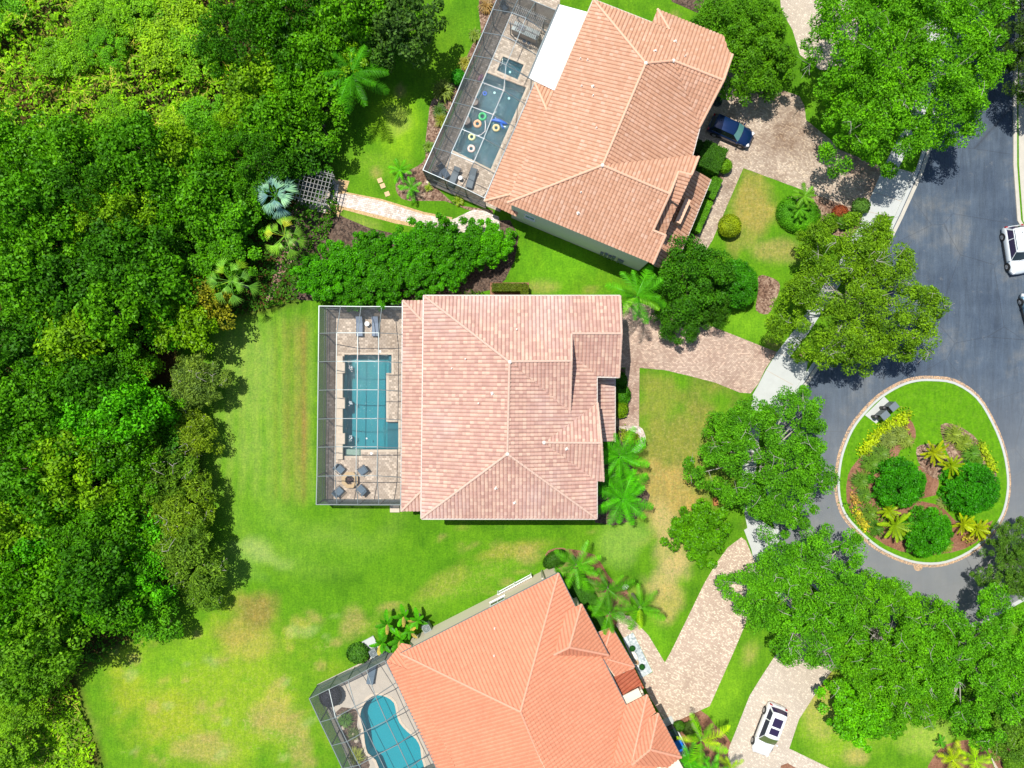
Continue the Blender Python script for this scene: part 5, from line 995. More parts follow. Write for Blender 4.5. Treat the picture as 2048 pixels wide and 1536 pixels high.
for k, (x, y, r, c, lb) in enumerate(((1238, 762, .9, (.05, .22, .01), 'dark spiky shrub by the middle porch, highest of three'), (1243, 790, 1.0, (.06, .26, .01), 'spiky shrub by the middle porch, middle of three'), (1242, 818, .8, (.16, .34, .01), 'yellow green spiky shrub by the middle porch, lowest of three'))):
    clipped('spiky_shrub', x, y, r * .8, r, .9, 0, lb, 'shrub', c, 'ball', .42, .5, mat='frond')
# ---- grasses, palms
def blades(n, Lb, spread, rg, w=.05, up=.9):
    V = []; f = []
    for i in range(n):
        a = rg.uniform(0, 2 * math.pi); e = rg.uniform(.15, 1.0) ** .7; l = Lb * rg.uniform(.7, 1.15); d = np.array([math.cos(a), math.sin(a), 0]); s = np.array([-math.sin(a), math.cos(a), 0]) * w / 2
        o = d * rg.uniform(0, spread); p1 = o + d * l * .45 * e + [0, 0, l * up * .7]; p2 = o + d * l * .85 * e + [0, 0, l * up * (.75 - .5 * e)]; k = len(V)
        V += [o - s, o + s, p1 + s, p1 - s, p2 + s * .2, p2 - s * .2]; f += [(k, k + 1, k + 2, k + 3), (k + 3, k + 2, k + 4, k + 5)]
    return V, f
GR = {}
def grass(px, py, r, label, col, name='grass_clump', cat='ornamental grass', dens=170, w=.07, group=None):
    key = (dens, w)
    if key not in GR: GR[key] = None
    rg = np.random.default_rng(int(px + py)); V, f = blades(dens, r * 1.15, r * .35, rg, w); o = fastmesh(name, V, f, 'frond'); p = G(px, py, .3); o.location = (p.x, p.y, 0); o.color = (*col, 1); return tag(o, label, cat, group)
grass(887, 182, 1.15, 'large fountain grass clump left of the top pool cage', (.22, .36, .04), dens=420)
grass(880, 222, .8, 'dark green grass clump below the large fountain grass', (.08, .2, .02), dens=220); grass(884, 240, .8, 'yellow green grass clump by the top cage wall', (.24, .34, .02), dens=220)
grass(950, 70, .7, 'pale grass clump beside the top pool cage, higher of two', (.22, .38, .04)); grass(930, 125, .7, 'yellowish grass clump beside the top pool cage, lower of two', (.34, .38, .04))
grass(857, 292, .6, 'small grass clump against the lower cage wall', (.18, .36, .03)); grass(972, 12, .8, 'straw coloured grass clump at the top edge by the cage', (.4, .3, .1))
grass(857, 375, .45, 'small lime plant in the bed below the cage corner', (.28, .48, .02), 'leafy_plant', 'plant', 80); grass(917, 401, .6, 'lime green plant near the end of the cage bed', (.28, .46, .02), 'leafy_plant', 'plant', 110)
for k, (x, y, r, c, lb) in enumerate(((1905, 868, 1.1, (.27, .42, .05), 'pale spiky grass clump, uppermost on the island'), (1925, 885, 1.0, (.24, .40, .04), 'pale grass clump right of the uppermost island clump'), (1940, 905, 1.0, (.12, .34, .03), 'green grass clump right of the yellow island palms'), (1950, 925, .9, (.12, .32, .02), 'green grass clump above the largest round bush'),
        (1795, 868, 1.0, (.25, .38, .07), 'pale grass clump behind the mailboxes on the island'), (1810, 880, .9, (.27, .42, .06), 'pale grass clump nearest the island centre'), (1775, 880, 1.0, (.22, .34, .07), 'greyish grass clump left of the island centre'), (1760, 905, 1.0, (.15, .33, .04), 'green grass clump above the left round bush'), (1740, 925, 1.1, (.14, .34, .03), 'green grass clump near the left rim of the island'),
        (1720, 960, 1.0, (.13, .32, .03), 'green grass clump on the left rim under the oak tips'), (1728, 990, .9, (.12, .3, .03), 'grass clump left of the left round bush'), (1738, 1025, .9, (.15, .32, .03), 'grass clump at the lower left of the island'), (1750, 1055, .9, (.08, .24, .02), 'dark grass clump left of the lower yellow palm'), (1885, 1005, .6, (.25, .35, .08), 'thin pale grass between two round bushes'), (1892, 1092, .7, (.22, .40, .03), 'grass right of the lowest round bush'), (1780, 935, .9, (.10, .28, .02), 'dark grass between left bush and centre of the island'))):
    grass(x, y, r, lb, c, dens=230, group='grass clumps on the traffic island')
def flowers(px_list, label, col, n, w_=.6, name='flower_bed'):
    rg = np.random.default_rng(n); P = []
    for a, b_ in zip(px_list[:-1], px_list[1:]):
        a_ = np.array(a); c = np.array(b_)
        for i in range(n): q = a_ + (c - a_) * rg.random() + rg.normal(0, 1, 2) * w_ * 9; P.append((*G(q[0], q[1])[:2], .12 + rg.uniform(0, .42)))
    P = np.array(P); V, f = leafset(P, np.tile([0, 0, 1.], (len(P), 1)), .22, .7, .5, rg); o = fastmesh(name, V, f, 'leaf'); o.color = (*col, 1); return tag(o, label, 'ground cover', kind='stuff')
flowers([(1810, 828), (1790, 848), (1765, 860), (1745, 880), (1722, 905)], 'bright yellow leaved ground cover below the mailboxes', (.34, .54, .01), 420, .8)
flowers([(1955, 885), (1972, 915), (1984, 942)], 'bright yellow ground cover along the right rim of the island', (.33, .52, .015), 260, .45)
flowers([(1702, 992), (1712, 1002)], 'pinkish yellow plants at the left rim of the island', (.45, .34, .08), 160, .5); flowers([(1708, 1020), (1722, 1045), (1735, 1052)], 'pale yellow ground cover at the lower left rim of the island', (.55, .58, .04), 220, .5)
flowers([(1925, 1075), (1950, 1060), (1965, 1070)], 'yellow ground cover under the lower right island palms', (.5, .5, .05), 160, .7); flowers([(1700, 1000), (1760, 1050), (1800, 940), (1745, 920)], 'mixed low green plants filling the island bed', (.11, .30, .02), 300, 1.6)
flowers([(1240, 865), (1262, 875), (1272, 880)], 'mixed low plants inside the gravel curve by the middle porch', (.22, .34, .03), 200, .6); flowers([(900, 595), (960, 585)], 'dark low plants between hedge and middle roof', (.05, .12, .01), 80, .5)
def pinnate(Lf, nl, ll, droop, rg, w=.06, fold=.45, ang=.9):
    V = []; f = []; pts = []
    for i in range(13):
        s = i / 12; pts.append(np.array([Lf * s * (1 - .12 * droop * s), 0, Lf * (.42 * s - droop * .62 * s * s)]))
    sp = np.array(pts)
    for i in range(nl):
        s = .10 + .9 * i / (nl - 1); q = np.array([np.interp(s * 12, range(13), sp[:, k]) for k in range(3)]); l = ll * (math.sin(math.pi * min(1, .12 + .83 * s)) ** .7 + .12)
        for sd in (-1, 1):
            a_ = ang * rg.uniform(.85, 1.1); d = np.array([math.cos(a_), sd * math.sin(a_), -fold * rg.uniform(.5, 1.4) + .15]); d /= np.linalg.norm(d); wv = np.array([w, 0, .0]) / 2 * rg.uniform(.8, 1.2); k = len(V); e = q + d * l; m_ = q + d * l * .55 + [0, 0, .06 * l]
            V += [q - wv, q + wv, m_ + wv, m_ - wv, e + wv * .3 + [0, 0, -.12 * l], e - wv * .3 + [0, 0, -.12 * l]]; f += [(k, k + 1, k + 2, k + 3), (k + 3, k + 2, k + 4, k + 5)]
    k = len(V); r = .03
    for i, q in enumerate(sp): V += [q + [0, -r * (1.2 - i / 12), .02], q + [0, r * (1.2 - i / 12), .02]]
    f += [(k + 2 * i, k + 2 * i + 1, k + 2 * i + 3, k + 2 * i + 2) for i in range(12)]
    return V, f
def fan(Lp, Rf, n, rg, w=.09, span=2.5):
    V = [np.array([0, -.03, 0]), np.array([0, .03, 0]), np.array([Lp, .03, Lp * .5]), np.array([Lp, -.03, Lp * .5])]; f = [(0, 1, 2, 3)]; c = np.array([Lp, 0, Lp * .5])
    for i in range(n):
        a_ = (i / (n - 1) - .5) * 2 * span; l = Rf * (.75 + .25 * math.cos(a_ * .6)) * rg.uniform(.9, 1.08); d = np.array([math.cos(a_), math.sin(a_), .12 * (i % 2)]); s = np.array([-math.sin(a_), math.cos(a_), 0]) * w * .5; k = len(V)
        m_ = c + d * l * .6; e = c + d * l + [0, 0, -.35 * l]; V += [c - s * .3, c + s * .3, m_ + s * 1.25, m_ - s * 1.25, e + s * .15, e - s * .15]; f += [(k, k + 1, k + 2, k + 3), (k + 3, k + 2, k + 4, k + 5)]
    return V, f
FM = {}
def frondmesh(key):
    if key in FM: return FM[key]
    rg = np.random.default_rng(len(FM) + 3)
    V, f = {'queen': lambda: pinnate(3.4, 36, .66, .75, rg, .045, .6, 1.0), 'areca': lambda: pinnate(2.4, 30, .52, .6, rg, .042, .5), 'small': lambda: pinnate(1.5, 30, .36, .7, rg, .045), 'cycad': lambda: pinnate(1.6, 34, .24, .45, rg, .045, .1, .8), 'bis': lambda: fan(1.05, 1.35, 15, rg, .12, .8), 'sabal': lambda: fan(1.3, 1.15, 15, rg, .05, .8), 'banana': lambda: pinnate(2.0, 34, .34, .8, rg, .12, .25, 1.25)}[key]()
    o = fastmesh('frond', V, f, 'frond'); FM[key] = o.data; bpy.data.objects.remove(o); return FM[key]
def palm(px, py, h, kind, nf, s, label, col, group=None, name='palm_tree', cat='palm', tilt=(-.35, .55), col2=None, tr=.14, seed=None):
    rg = random.Random(seed or int(px * 3 + py)); p = G(px, py, h); t = thing(name, label, cat, (p.x, p.y, 0), 0, group); me = frondmesh(kind)
    if h > .6: MB().tube([(0, 0, 0), (.03, .02, h * .5), (0, 0, h)], [tr * 1.3, tr, tr * .9], 9).build('trunk', 'palm_trunk', t)
    for i in range(nf):
        o = bpy.data.objects.new('frond', me); COL.objects.link(o); o.parent = t; a_ = 2.399 * i + rg.uniform(-.25, .25); u = i / nf; el = tilt[1] + (tilt[0] - tilt[1]) * u + rg.uniform(-.12, .12)
        o.location = (0, 0, h); o.rotation_euler = Matrix.Rotation(a_, 3, 'Z').to_4x4().to_euler(); o.rotation_euler = (Matrix.Rotation(a_, 3, 'Z') @ Matrix.Rotation(-el, 3, 'Y') @ Matrix.Rotation(rg.uniform(-.35, .35), 3, 'X')).to_euler()
        q = s * rg.uniform(.82, 1.08) * (.68 + .4 * u); o.scale = (q, q, q); k = rg.uniform(.75, 1.25); c = col2 if (col2 and rg.random() < .3) else col; o.color = (c[0] * k * 1.2, min(.75, c[1] * k * 1.45), c[2] * (.7 if kind != 'bis' else 1), 1)
    return t
PG = (.08, .34, .012); PD = (.05, .22, .01); PY = (.16, .40, .01)
palm(1274, 592, 5.0, 'queen', 15, 1.05, 'feathery palm at the upper right corner of the middle roof', (.07, .30, .012), tilt=(-.5, .6), col2=(.14, .36, .02))
palm(705, 148, 5.5, 'queen', 17, 1.15, 'large feathery palm at the woodland edge above the lawn', (.06, .26, .012), tilt=(-.5, .5))
palm(1240, 912, 3.2, 'queen', 18, .98, 'lush palm below the porch roof of the middle house, upper of two', (.07, .34, .01)); palm(1246, 998, 3.2, 'queen', 18, 1.02, 'lush palm at the lower right corner of the middle roof', (.07, .36, .01))
palm(1212, 960, 2.4, 'areca', 12, .8, 'small palm tucked against the wall of the middle house', (.05, .24, .01)); palm(1262, 955, 2.4, 'areca', 11, .7, 'small bright palm between the two lush palms', (.09, .38, .01))
palm(1152, 1132, 3.6, 'queen', 14, .85, 'palm at the upper corner of the lower house', (.10, .36, .015)); palm(1215, 1178, 4, 'queen', 10, .88, 'palm beside the white boulder by the lower house', (.07, .26, .01)); palm(1218, 1228, 3.6, 'queen', 12, .8, 'palm right above the entrance roof of the lower house', (.07, .27, .01)); palm(1280, 1215, 4, 'queen', 8, .85, 'palm over the dry lawn, rightmost of the lower house group', (.08, .28, .01), col2=(.22, .38, .01))
palm(1402, 1480, 3.6, 'queen', 9, .95, 'yellow green palm right of the lower house bins', (.15, .40, .012), col2=(.30, .46, .01)); palm(1378, 1520, 3, 'areca', 14, .95, 'lush palm at the bottom edge by the lower house', (.07, .36, .01)); palm(1420, 1545, 3, 'areca', 14, .95, 'lush palm cut by the bottom edge left of the white car', (.08, .38, .01)); palm(1462, 1535, 2, 'areca', 10, .7, 'yellow tipped palm next to the driveway at the bottom', (.25, .40, .01))
palm(552, 393, 3.8, 'bis', 11, 1.05, 'silver blue fan palm left of the timber pergola', (.19, .35, .40), tilt=(-.3, .7)); palm(569, 472, 4.2, 'sabal', 14, 1.0, 'green fan palm below the silver one', (.20, .40, .07), tilt=(-.6, .6), col2=(.40, .42, .06)); palm(462, 562, 4.4, 'sabal', 14, 1.05, 'fan palm at the woodland corner above the mown lawn', (.15, .34, .08), tilt=(-.6, .6), col2=(.22, .40, .03))
palm(800, 340, 1.2, 'areca', 11, .62, 'small palm in the mulch left of the top cage corner', (.09, .36, .01)); palm(822, 376, 1.2, 'areca', 12, .6, 'small palm in the mulch below the top cage corner', (.08, .34, .01))
palm(1609, 392, 2.4, 'small', 11, 1.0, 'small palm standing in the oval hedge, upper of two', (.14, .32, .03)); palm(1600, 418, 1.8, 'small', 11, .85, 'small palm standing in the oval hedge, lower of two', (.10, .30, .02))
YC = (.26, .36, .01)
for x, y, s, c, lb in ((1866, 905, 1.0, (.30, .33, .01), 'golden feather palm left in the pair at the centre of the island'), (1902, 930, .95, YC, 'golden feather palm right in the pair at the centre of the island'), (1790, 1050, 1.25, (.22, .34, .015), 'large yellow green feather palm at the lower left of the island'), (1778, 1022, .8, YC, 'smaller golden palm above the large one at the lower left'), (1925, 1048, .85, (.34, .40, .01), 'golden palm below the largest round bush, left of two'), (1955, 1057, .9, (.33, .40, .01), 'golden palm below the largest round bush, right of two')):
    palm(x, y, .9, 'cycad', 19, s, lb, c, 'golden feather palms on the island', 'feather_palm', 'palm', tilt=(-.1, .7))
palm(1905, 1520, 1.2, 'areca', 12, .85, 'yellow palm in the bottom right corner bed, left of two', (.34, .46, .01)); palm(1950, 1520, 1.2, 'areca', 12, .9, 'yellow green palm in the bottom right corner bed, right of two', (.26, .46, .01)); palm(1882, 1484, .6, 'small', 8, .55, 'tiny palm at the tip of the bottom right bed', (.07, .28, .02), h if False else None)
palm(2042, 1462, 1.2, 'areca', 10, .8, 'green palm at the right edge above the corner ball shrub', (.09, .36, .01))
for x, y, s, lb in ((775, 1248, .9, 'broad leaved banana plant beside the cream wall, upper left'), (808, 1232, .85, 'broad leaved banana plant beside the cream wall, uppermost'), (835, 1240, .8, 'broad leaved banana plant nearest the air conditioner'), (765, 1285, .9, 'broad leaved banana plant over the white slab'), (800, 1280, .9, 'broad leaved banana plant at the corner of the lower roof'), (820, 1262, .7, 'small banana plant in the middle of its group')):
    palm(x, y, 1.6, 'banana', 8, s * .85, lb, (.07, .30, .012), 'banana plants by the lower house', 'banana_plant', 'plant', tilt=(-.1, .9), col2=(.42, .32, .14), tr=.09)
# ---------------------------------------------------------------- vehicles
def car(label, px, py, ang, paintm, Lc=4.7, Wc=1.9, Hc=1.68, glass='glass_dark', shade='glass_dark', sunroof=False, rails=False, roofdark=False, name='parked_car', nose=.95):
    """x forward; body lofted from cross sections"""
    p = G(px, py); t = thing(name, label, 'car', (p.x, p.y, 0), ang); hw = Wc / 2; L2 = Lc / 2
    #  x, half width, top z, half width at top, side shoulder z
    st = [(-1.0, .70, .62, .55, .55), (-.975, .86, .86, .72, .70), (-.93, .95, .98, .82, .82), (-.80, .995, 1.02, .88, .86), (-.5, 1.0, 1.0, .90, .86), (0, 1.0, .98, .90, .84), (.28, 1.0, .98, .88, .84), (.42, .995, 1.0, .84, .84), (.6, .98, .95, .80, .80), (.76, .95, .88, .74, .74), (.88, .89, .78, .66, .66), (.96, .76, .66, .52, .56), (1.0, .58, .52, .40, .48)]
    k_ = Hc / 1.68; V = []; f = []
    for x, w, zt, wt, zs in st:
        zt *= k_; zs *= k_; w *= hw; wt *= hw
        half = [(0, zt + .015), (wt * .55, zt + .008), (wt, zt - .03), (w * .97, zs), (w, zs - .16), (w * .995, .45), (w * .95, .27), (w * .6, .22)]
        ring = [(y, z) for y, z in half] + [(-y, z) for y, z in half[::-1][:-1]]; V += [(x * L2, y, z) for y, z in ring]
    m_ = len(V) // len(st)
    for i in range(len(st) - 1): f += [(i * m_ + j, (i + 1) * m_ + j, (i + 1) * m_ + (j + 1) % m_, i * m_ + (j + 1) % m_) for j in range(m_)]
    f += [tuple(range(m_)), tuple((len(st) - 1) * m_ + j for j in range(m_))[::-1]]
    MB().add(V, f).build('body', paintm, t, smooth=True)
    zb = .95 * k_; zr = Hc; wb = hw * .90; wr = hw * .70; xb0, xb1, xr0, xr1 = -.94 * L2, .44 * L2, -.80 * L2, .10 * L2
    def ring(x0, x1, w, z, n=6):
        P = []
        for i in range(n + 1): y = -w + 2 * w * i / n; P.append((x1 + .10 * (1 - (y / w) ** 2), y, z))
        for i in range(n + 1): y = w - 2 * w * i / n; P.append((x0 - .06 * (1 - (y / w) ** 2), y, z))
        return P
    def lerp(a, b_, u): return tuple(a[i] + (b_[i] - a[i]) * u for i in range(3))
    Bq = ring(xb0, xb1, wb, zb - .02); Tq = ring(xr0, xr1, wr, zr - .07); n = len(Bq)
    def shell(idx, u0, u1, off, nm, mt):
        mb = MB(); v = []
        for i in idx: v += [lerp(Bq[i % n], Tq[i % n], u0), lerp(Bq[i % n], Tq[i % n], u1)]
        cx = [(a[0] * 0, a[1] * 0, 0) for a in v]; cen = Vector(((xb0 + xb1) / 2, 0, zb)); v = [tuple(Vector(a) + (Vector((a[0], a[1], zb)) - cen).normalized() * off + Vector((0, 0, off))) for a in v]
        mb.add(v, [(2 * i, 2 * i + 2, 2 * i + 3, 2 * i + 1) for i in range(len(idx) - 1)]); return mb.build(nm, mt, t, smooth=True)
    core = MB(); core.add(Bq + Tq, [(i, (i + 1) % n, n + (i + 1) % n, n + i) for i in range(n)] + [tuple(range(n, 2 * n))]); core.build('cabin', paintm, t, smooth=False)
    rt = ring(xr0 - .03, xr1 + .03, wr + .02, zr - .075); rt2 = ring(xr0 + .12, xr1 - .12, wr * .82, zr); rf_ = MB(); rf_.add(rt + rt2, [(i, (i + 1) % n, n + (i + 1) % n, n + i) for i in range(n)] + [tuple(range(n, 2 * n))]); rf_.build('roof', paintm, t, smooth=True)
    shell(list(range(0, 7)), .08, .93, .012, 'windshield', shade); shell(list(range(7, 14)), .2, .9, .012, 'rear_window', glass)
    for sgn in (-1, 1):
        q = []; 
        for u0, u1 in ((.03, .60), (.63, .94)):
            a = lerp(Bq[6] if sgn > 0 else Bq[0], Bq[7] if sgn > 0 else Bq[13], u0); b_ = lerp(Bq[6] if sgn > 0 else Bq[0], Bq[7] if sgn > 0 else Bq[13], u1); c = lerp(Tq[6] if sgn > 0 else Tq[0], Tq[7] if sgn > 0 else Tq[13], u0); d = lerp(Tq[6] if sgn > 0 else Tq[0], Tq[7] if sgn > 0 else Tq[13], u1)
            v = [lerp(a, c, .1), lerp(b_, d, .1), lerp(b_, d, .92), lerp(a, c, .92)]; v = [(x, y + sgn * .014, z + .006) for x, y, z in v]; MB().add(v, [(0, 1, 2, 3)]).build('side_window', glass, t)
        for xw in (-.60, .63):
            w = thing_part('wheel', t); w.location = (xw * L2, sgn * (hw - .10), .34)
            a = MB(); a.tube([(0, -.12 * sgn, 0), (0, .125 * sgn, 0)], .345, 20); a.build('tyre', 'rubber', w); a = MB(); a.tube([(0, .10 * sgn, 0), (0, .135 * sgn, 0)], .215, 12)
            for k in range(5): a.bar((0, .135 * sgn, 0), (.2 * math.cos(k * 1.257), .135 * sgn, .2 * math.sin(k * 1.257)), .05)
            a.build('rim', 'rim_metal', w)
            a = MB(); a.tube([(xw * L2, sgn * (hw - .12), .36), (xw * L2, sgn * (hw + .004), .36)], .42, 20); a.build('wheel_arch', 'black_plastic', t)
        MB().box((.40 * L2, sgn * (hw + .08), 1.02 * k_), (.14, .2, .13), 0, 0, .8).build('mirror', paintm, t)
        MB().box((.90 * L2, sgn * hw * .68, .70 * k_), (.34, .34, .12), -sgn * .45, 0, .8).build('headlight', 'clear_lens', t); MB().box((-.955 * L2, sgn * hw * .78, .84 * k_), (.16, .26, .2), sgn * .3, 0, .85).build('taillight', 'red_lens', t)
        if rails: MB().bar((xr0 + .1, sgn * wr * .93, zr - .01), (xr1 - .15, sgn * wr * .93, zr - .01), .045).build('roof_rail', 'alu_dark', t)
        MB().bar((-.42 * L2, sgn * (hw + .003), .3), (.45 * L2, sgn * (hw + .003), .3), .03, .16).build('sill_trim', 'black_plastic', t)
    if sunroof:
        for x0, l in ((-.12 * L2, .62), (-.48 * L2, .86)): MB().box((x0, 0, zr + .004), (l, wr * 1.3, .02)).build('sunroof', 'glass_purple', t)
    MB().box((-.62 * L2, .1, zr + .03), (.16, .05, .09), 0, 0, .4).build('antenna', 'black_plastic', t)
    MB().box((L2 * .965, 0, .50 * k_), (.10, Wc * .5, .16)).build('grille', 'black_plastic', t); MB().box((-L2 * .99, 0, .70), (.03, .5, .13)).build('number_plate', 'alu_pale', t)
    for sgn in (-1, 1): MB().bar((.5 * L2, sgn * .3, 1.005 * k_), (.46 * L2, sgn * .02, 1.01 * k_), .02).build('wiper', 'rubber', t)
    return t
def thing_part(name, parent):
    o = bpy.data.objects.new(name, None); COL.objects.link(o); o.parent = parent; o.empty_display_size = .1; return o
car('dark blue car with teal sunshade on the paver driveway of the top house', 1458, 267, R(-24), 'paint_blue', 4.55, 1.86, 1.62, 'glass_dark', 'glass_green')
car('white car with twin sunroof on the cream driveway at the bottom', 1533, 1453, R(-111), 'paint_white', 5.2, 1.98, 1.72, 'glass_purple', 'glass_olive', True)
car('white car with blue black windows at the right edge of the road', 2023, 502, R(-81), 'paint_white_two', 4.85, 1.95, 1.65, 'glass_purple', 'glass_dark', rails=True)
car('steel blue car just below the white one at the right edge', 2060, 628, R(-255), 'paint_steel', 4.5, 1.85, 1.5)
# ---------------------------------------------------------------- furniture in the cages
def lounger(px, py, rz, mat, label, Ll=2.0, w=.66, back=.55, z0=.02, group=None):
    p = G(px, py, .4); t = thing('sun_lounger', label, 'sun lounger', (p.x, p.y, z0), rz, group); bl = .72; x0 = -Ll / 2
    f = MB(); f.bar((x0, -w / 2, .3), (Ll / 2, -w / 2, .3), .05); f.bar((x0, w / 2, .3), (Ll / 2, w / 2, .3), .05); f.bar((x0, -w / 2, .3), (x0, w / 2, .3), .05); f.bar((Ll / 2, -w / 2, .3), (Ll / 2, w / 2, .3), .05); f.build('frame', 'fabric_navy', t)
    for a, b_ in ((-.4, 1), (-.4, -1), (.4, 1), (.4, -1)): MB().bar((a * Ll, b_ * (w / 2 - .03), 0), (a * Ll, b_ * (w / 2 - .03), .3), .05).build('leg', 'fabric_navy', t)
    MB().box(((x0 + bl + Ll / 2) / 2, 0, .36), (Ll - bl, w - .04, .09), 0, 0, .97).build('seat', mat, t)
    b_ = MB(); c, s = math.cos(back), math.sin(back); a0 = Vector((x0 + bl, 0, .36)); a1 = a0 + Vector((-c, 0, s)) * bl; b_.bar(a0, a1, w - .04, .09) if False else None
    for q in (a0, a1): pass
    hw = (w - .04) / 2; n_ = Vector((s, 0, c)) * .05; v = [a0 + Vector((0, -hw, 0)) - n_, a0 + Vector((0, hw, 0)) - n_, a1 + Vector((0, hw, 0)) - n_, a1 + Vector((0, -hw, 0)) - n_]; v += [q + n_ * 2 for q in v]
    b_.add(v, [(0, 1, 2, 3), (7, 6, 5, 4), (0, 4, 5, 1), (1, 5, 6, 2), (2, 6, 7, 3), (3, 7, 4, 0)]); b_.build('backrest', mat, t); return t
lounger(719, 652, R(-90), 'fabric_blue_grey', 'blue grey sun lounger left of the round table in the middle cage', group='loungers of the middle cage'); lounger(750.5, 652, R(-90), 'fabric_blue_grey', 'blue grey sun lounger right of the round table in the middle cage', group='loungers of the middle cage')
lounger(908.4, 353, R(-113), 'fabric_grey', 'grey sun lounger left of the white side table in the top cage', group='loungers of the top cage'); lounger(943.5, 356, R(-106), 'fabric_grey', 'grey sun lounger right of the white side table in the top cage', group='loungers of the top cage')
lounger(886, 340, R(-55), 'fabric_navy', 'navy sun lounger with raised back in the corner of the top cage', 1.7, .6, 1.1)
lounger(743, 1349, R(80), 'fabric_slate', 'slate sun lounger inside the lower pool cage', 1.9, .7, .2)
def rtable(px, py, r, h, mat, label, z0=.02, cat='side table', name='side_table'):
    p = G(px, py, h); t = thing(name, label, cat, (p.x, p.y, z0)); MB().lathe([(r * .97, h - .04), (r, h - .02), (r * .98, h)], (0, 0, 0), 24).build('table_top', mat, t); MB().lathe([(r * .8, 0), (r * .82, .04), (r * .45, h * .4), (r * .5, h * .6), (r * .85, h - .045)], (0, 0, 0), 20).build('base', 'wicker', t); return t
rtable(734, 647.5, .25, .45, 'table_white', 'round white topped side table between the middle cage loungers'); rtable(920.5, 355.5, .22, .45, 'table_white', 'round white side table between the grey top cage loungers')
def chair(px, py, rz, mat, label, group=None, s=.62, z0=.02):
    p = G(px, py, .4); t = thing('patio_chair', label, 'chair', (p.x, p.y, z0), rz, group); h = s / 2
    for a in (-1, 1):
        for b_ in (-1, 1): MB().bar((a * (h - .05), b_ * (h - .03), 0), (a * (h - .05), b_ * (h - .03), .38 if a > 0 else .55), .05).build('leg', 'fabric_navy', t)
        MB().bar((-h + .03, a * (h - .02), .56), (h - .03, a * (h - .02), .56), .06).build('armrest', 'fabric_navy', t)
    MB().box((.03, 0, .40), (s - .08, s - .14, .10), 0, 0, .95).build('seat', mat, t); MB().bar((-h + .04, 0, .40), (-h - .10, 0, .86), s - .10, .08).build('backrest', mat, t); return t
for x, y, lb in ((680, 938.5, 'upper left'), (725, 941, 'upper right'), (677.6, 982.6, 'lower left'), (722.5, 979, 'lower right')):
    a_ = math.atan2(-(958.7 - y), 701.6 - x); chair(x, y, a_, 'fabric_slate', 'dark patio chair at the %s of the fire pit' % lb, 'chairs round the fire pit', .82)
chair(876, 349, R(10), 'fabric_navy', 'dark armchair in the left corner of the top cage', None, .75)
p = G(701.6, 958.7); t = thing('fire_pit', 'octagonal stone fire pit with dark lava rock between four chairs', 'fire pit', (p.x, p.y, .02), R(22.5))
m_ = MB(); o8 = [(.86 * math.cos(k * math.pi / 4), .86 * math.sin(k * math.pi / 4)) for k in range(8)]; i8 = [(.48 * math.cos(k * math.pi / 4), .48 * math.sin(k * math.pi / 4)) for k in range(8)]
m_.add([(x * .9, y * .9, 0) for x, y in o8] + [(x * .9, y * .9, .38) for x, y in o8] + [(x, y, .38) for x, y in o8] + [(x, y, .45) for x, y in o8] + [(x, y, .45) for x, y in i8] + [(x, y, .3) for x, y in i8], [(8 * j + k, 8 * j + (k + 1) % 8, 8 * j + 8 + (k + 1) % 8, 8 * j + 8 + k) for j in range(5) for k in range(8)]); m_.build('surround', 'fire_stone', t)
m_ = MB(); rg = random.Random(3)
for k in range(60): a_ = rg.uniform(0, 6.28); q = rg.uniform(0, .42); m_.box((q * math.cos(a_), q * math.sin(a_), .33 + rg.uniform(0, .05)), (.12, .1, .09), a_, 0, .6)
m_.build('lava_rock', 'lava_rock', t)
# swim rings and floats
for x, y, Rr, r, mt, lb in ((965, 233, .31, .125, 'ring_green', 'bright green swim ring floating in the dark blue pool'), (954.9, 247.7, .29, .13, 'ring_peach', 'peach swim ring touching the green ring'), (992.4, 256, .27, .12, 'ring_yellow', 'pale yellow swim ring beside the blue float'), (943.6, 274, .27, .11, 'ring_lime', 'yellow lime swim ring below the peach ring'), (942.6, 297.5, .28, .12, 'ring_pink', 'pale pink swim ring, lowest in the pool')):
    p = G(x, y); o = MB().torus((0, 0, 0), Rr, r, 28, 12).build('swim_ring', mt, smooth=True); o.location = (p.x, p.y, .0); tag(o, lb, 'swim ring', 'swim rings in the top pool')
p = G(999, 243); fl = MB(); fl.tube([(-.9, .05, 0), (-.6, .12, .03), (-.1, .05, .06), (.4, -.15, .05), (.8, -.3, .02)], [.06, .13, .2, .17, .06], 10); fl.tube([(.1, -.1, .02), (.3, -.55, .0), (.45, -.75, .0)], [.12, .09, .05], 8); fl.tube([(-.3, .1, .02), (-.45, .4, .0)], [.1, .05], 8)
o = fl.build('pool_float', 'blue_plastic', smooth=True); o.location = (p.x, p.y, .02); tag(o, 'blue long inflatable animal float beside the yellow ring', 'pool float')
p = G(969.5, 186); o = MB().torus((0, 0, 0), .16, .07, 20, 8).build('pool_toy', 'blue_plastic', smooth=True); o.location = (p.x, p.y, -.1); tag(o, 'small dark blue toy ring under water near the top of the pool', 'pool toy')
p = G(961, 157); o = MB(); o.tube([(-.1, -.35, .1), (0, 0, .14), (.1, .35, .1)], [.14, .22, .14], 10); o = o.build('pool_float', 'float_pink', smooth=True); o.location = (p.x, p.y, .06); o.rotation_euler.z = -.4; tag(o, 'pink striped float on the deck edge above the pool', 'pool float')
hs = MB(); hp = [(970, 240, .0), (971, 250, .01), (970, 262, .0), (962, 269, .01), (955, 271, 0)]; c = G(970, 250); hs.tube([G(*q) - c for q in hp], .03, 6); o = hs.build('pool_hose', 'white_paint'); o.location = (c.x, c.y, -.05); tag(o, 'white floating hose curling between the swim rings', 'hose')
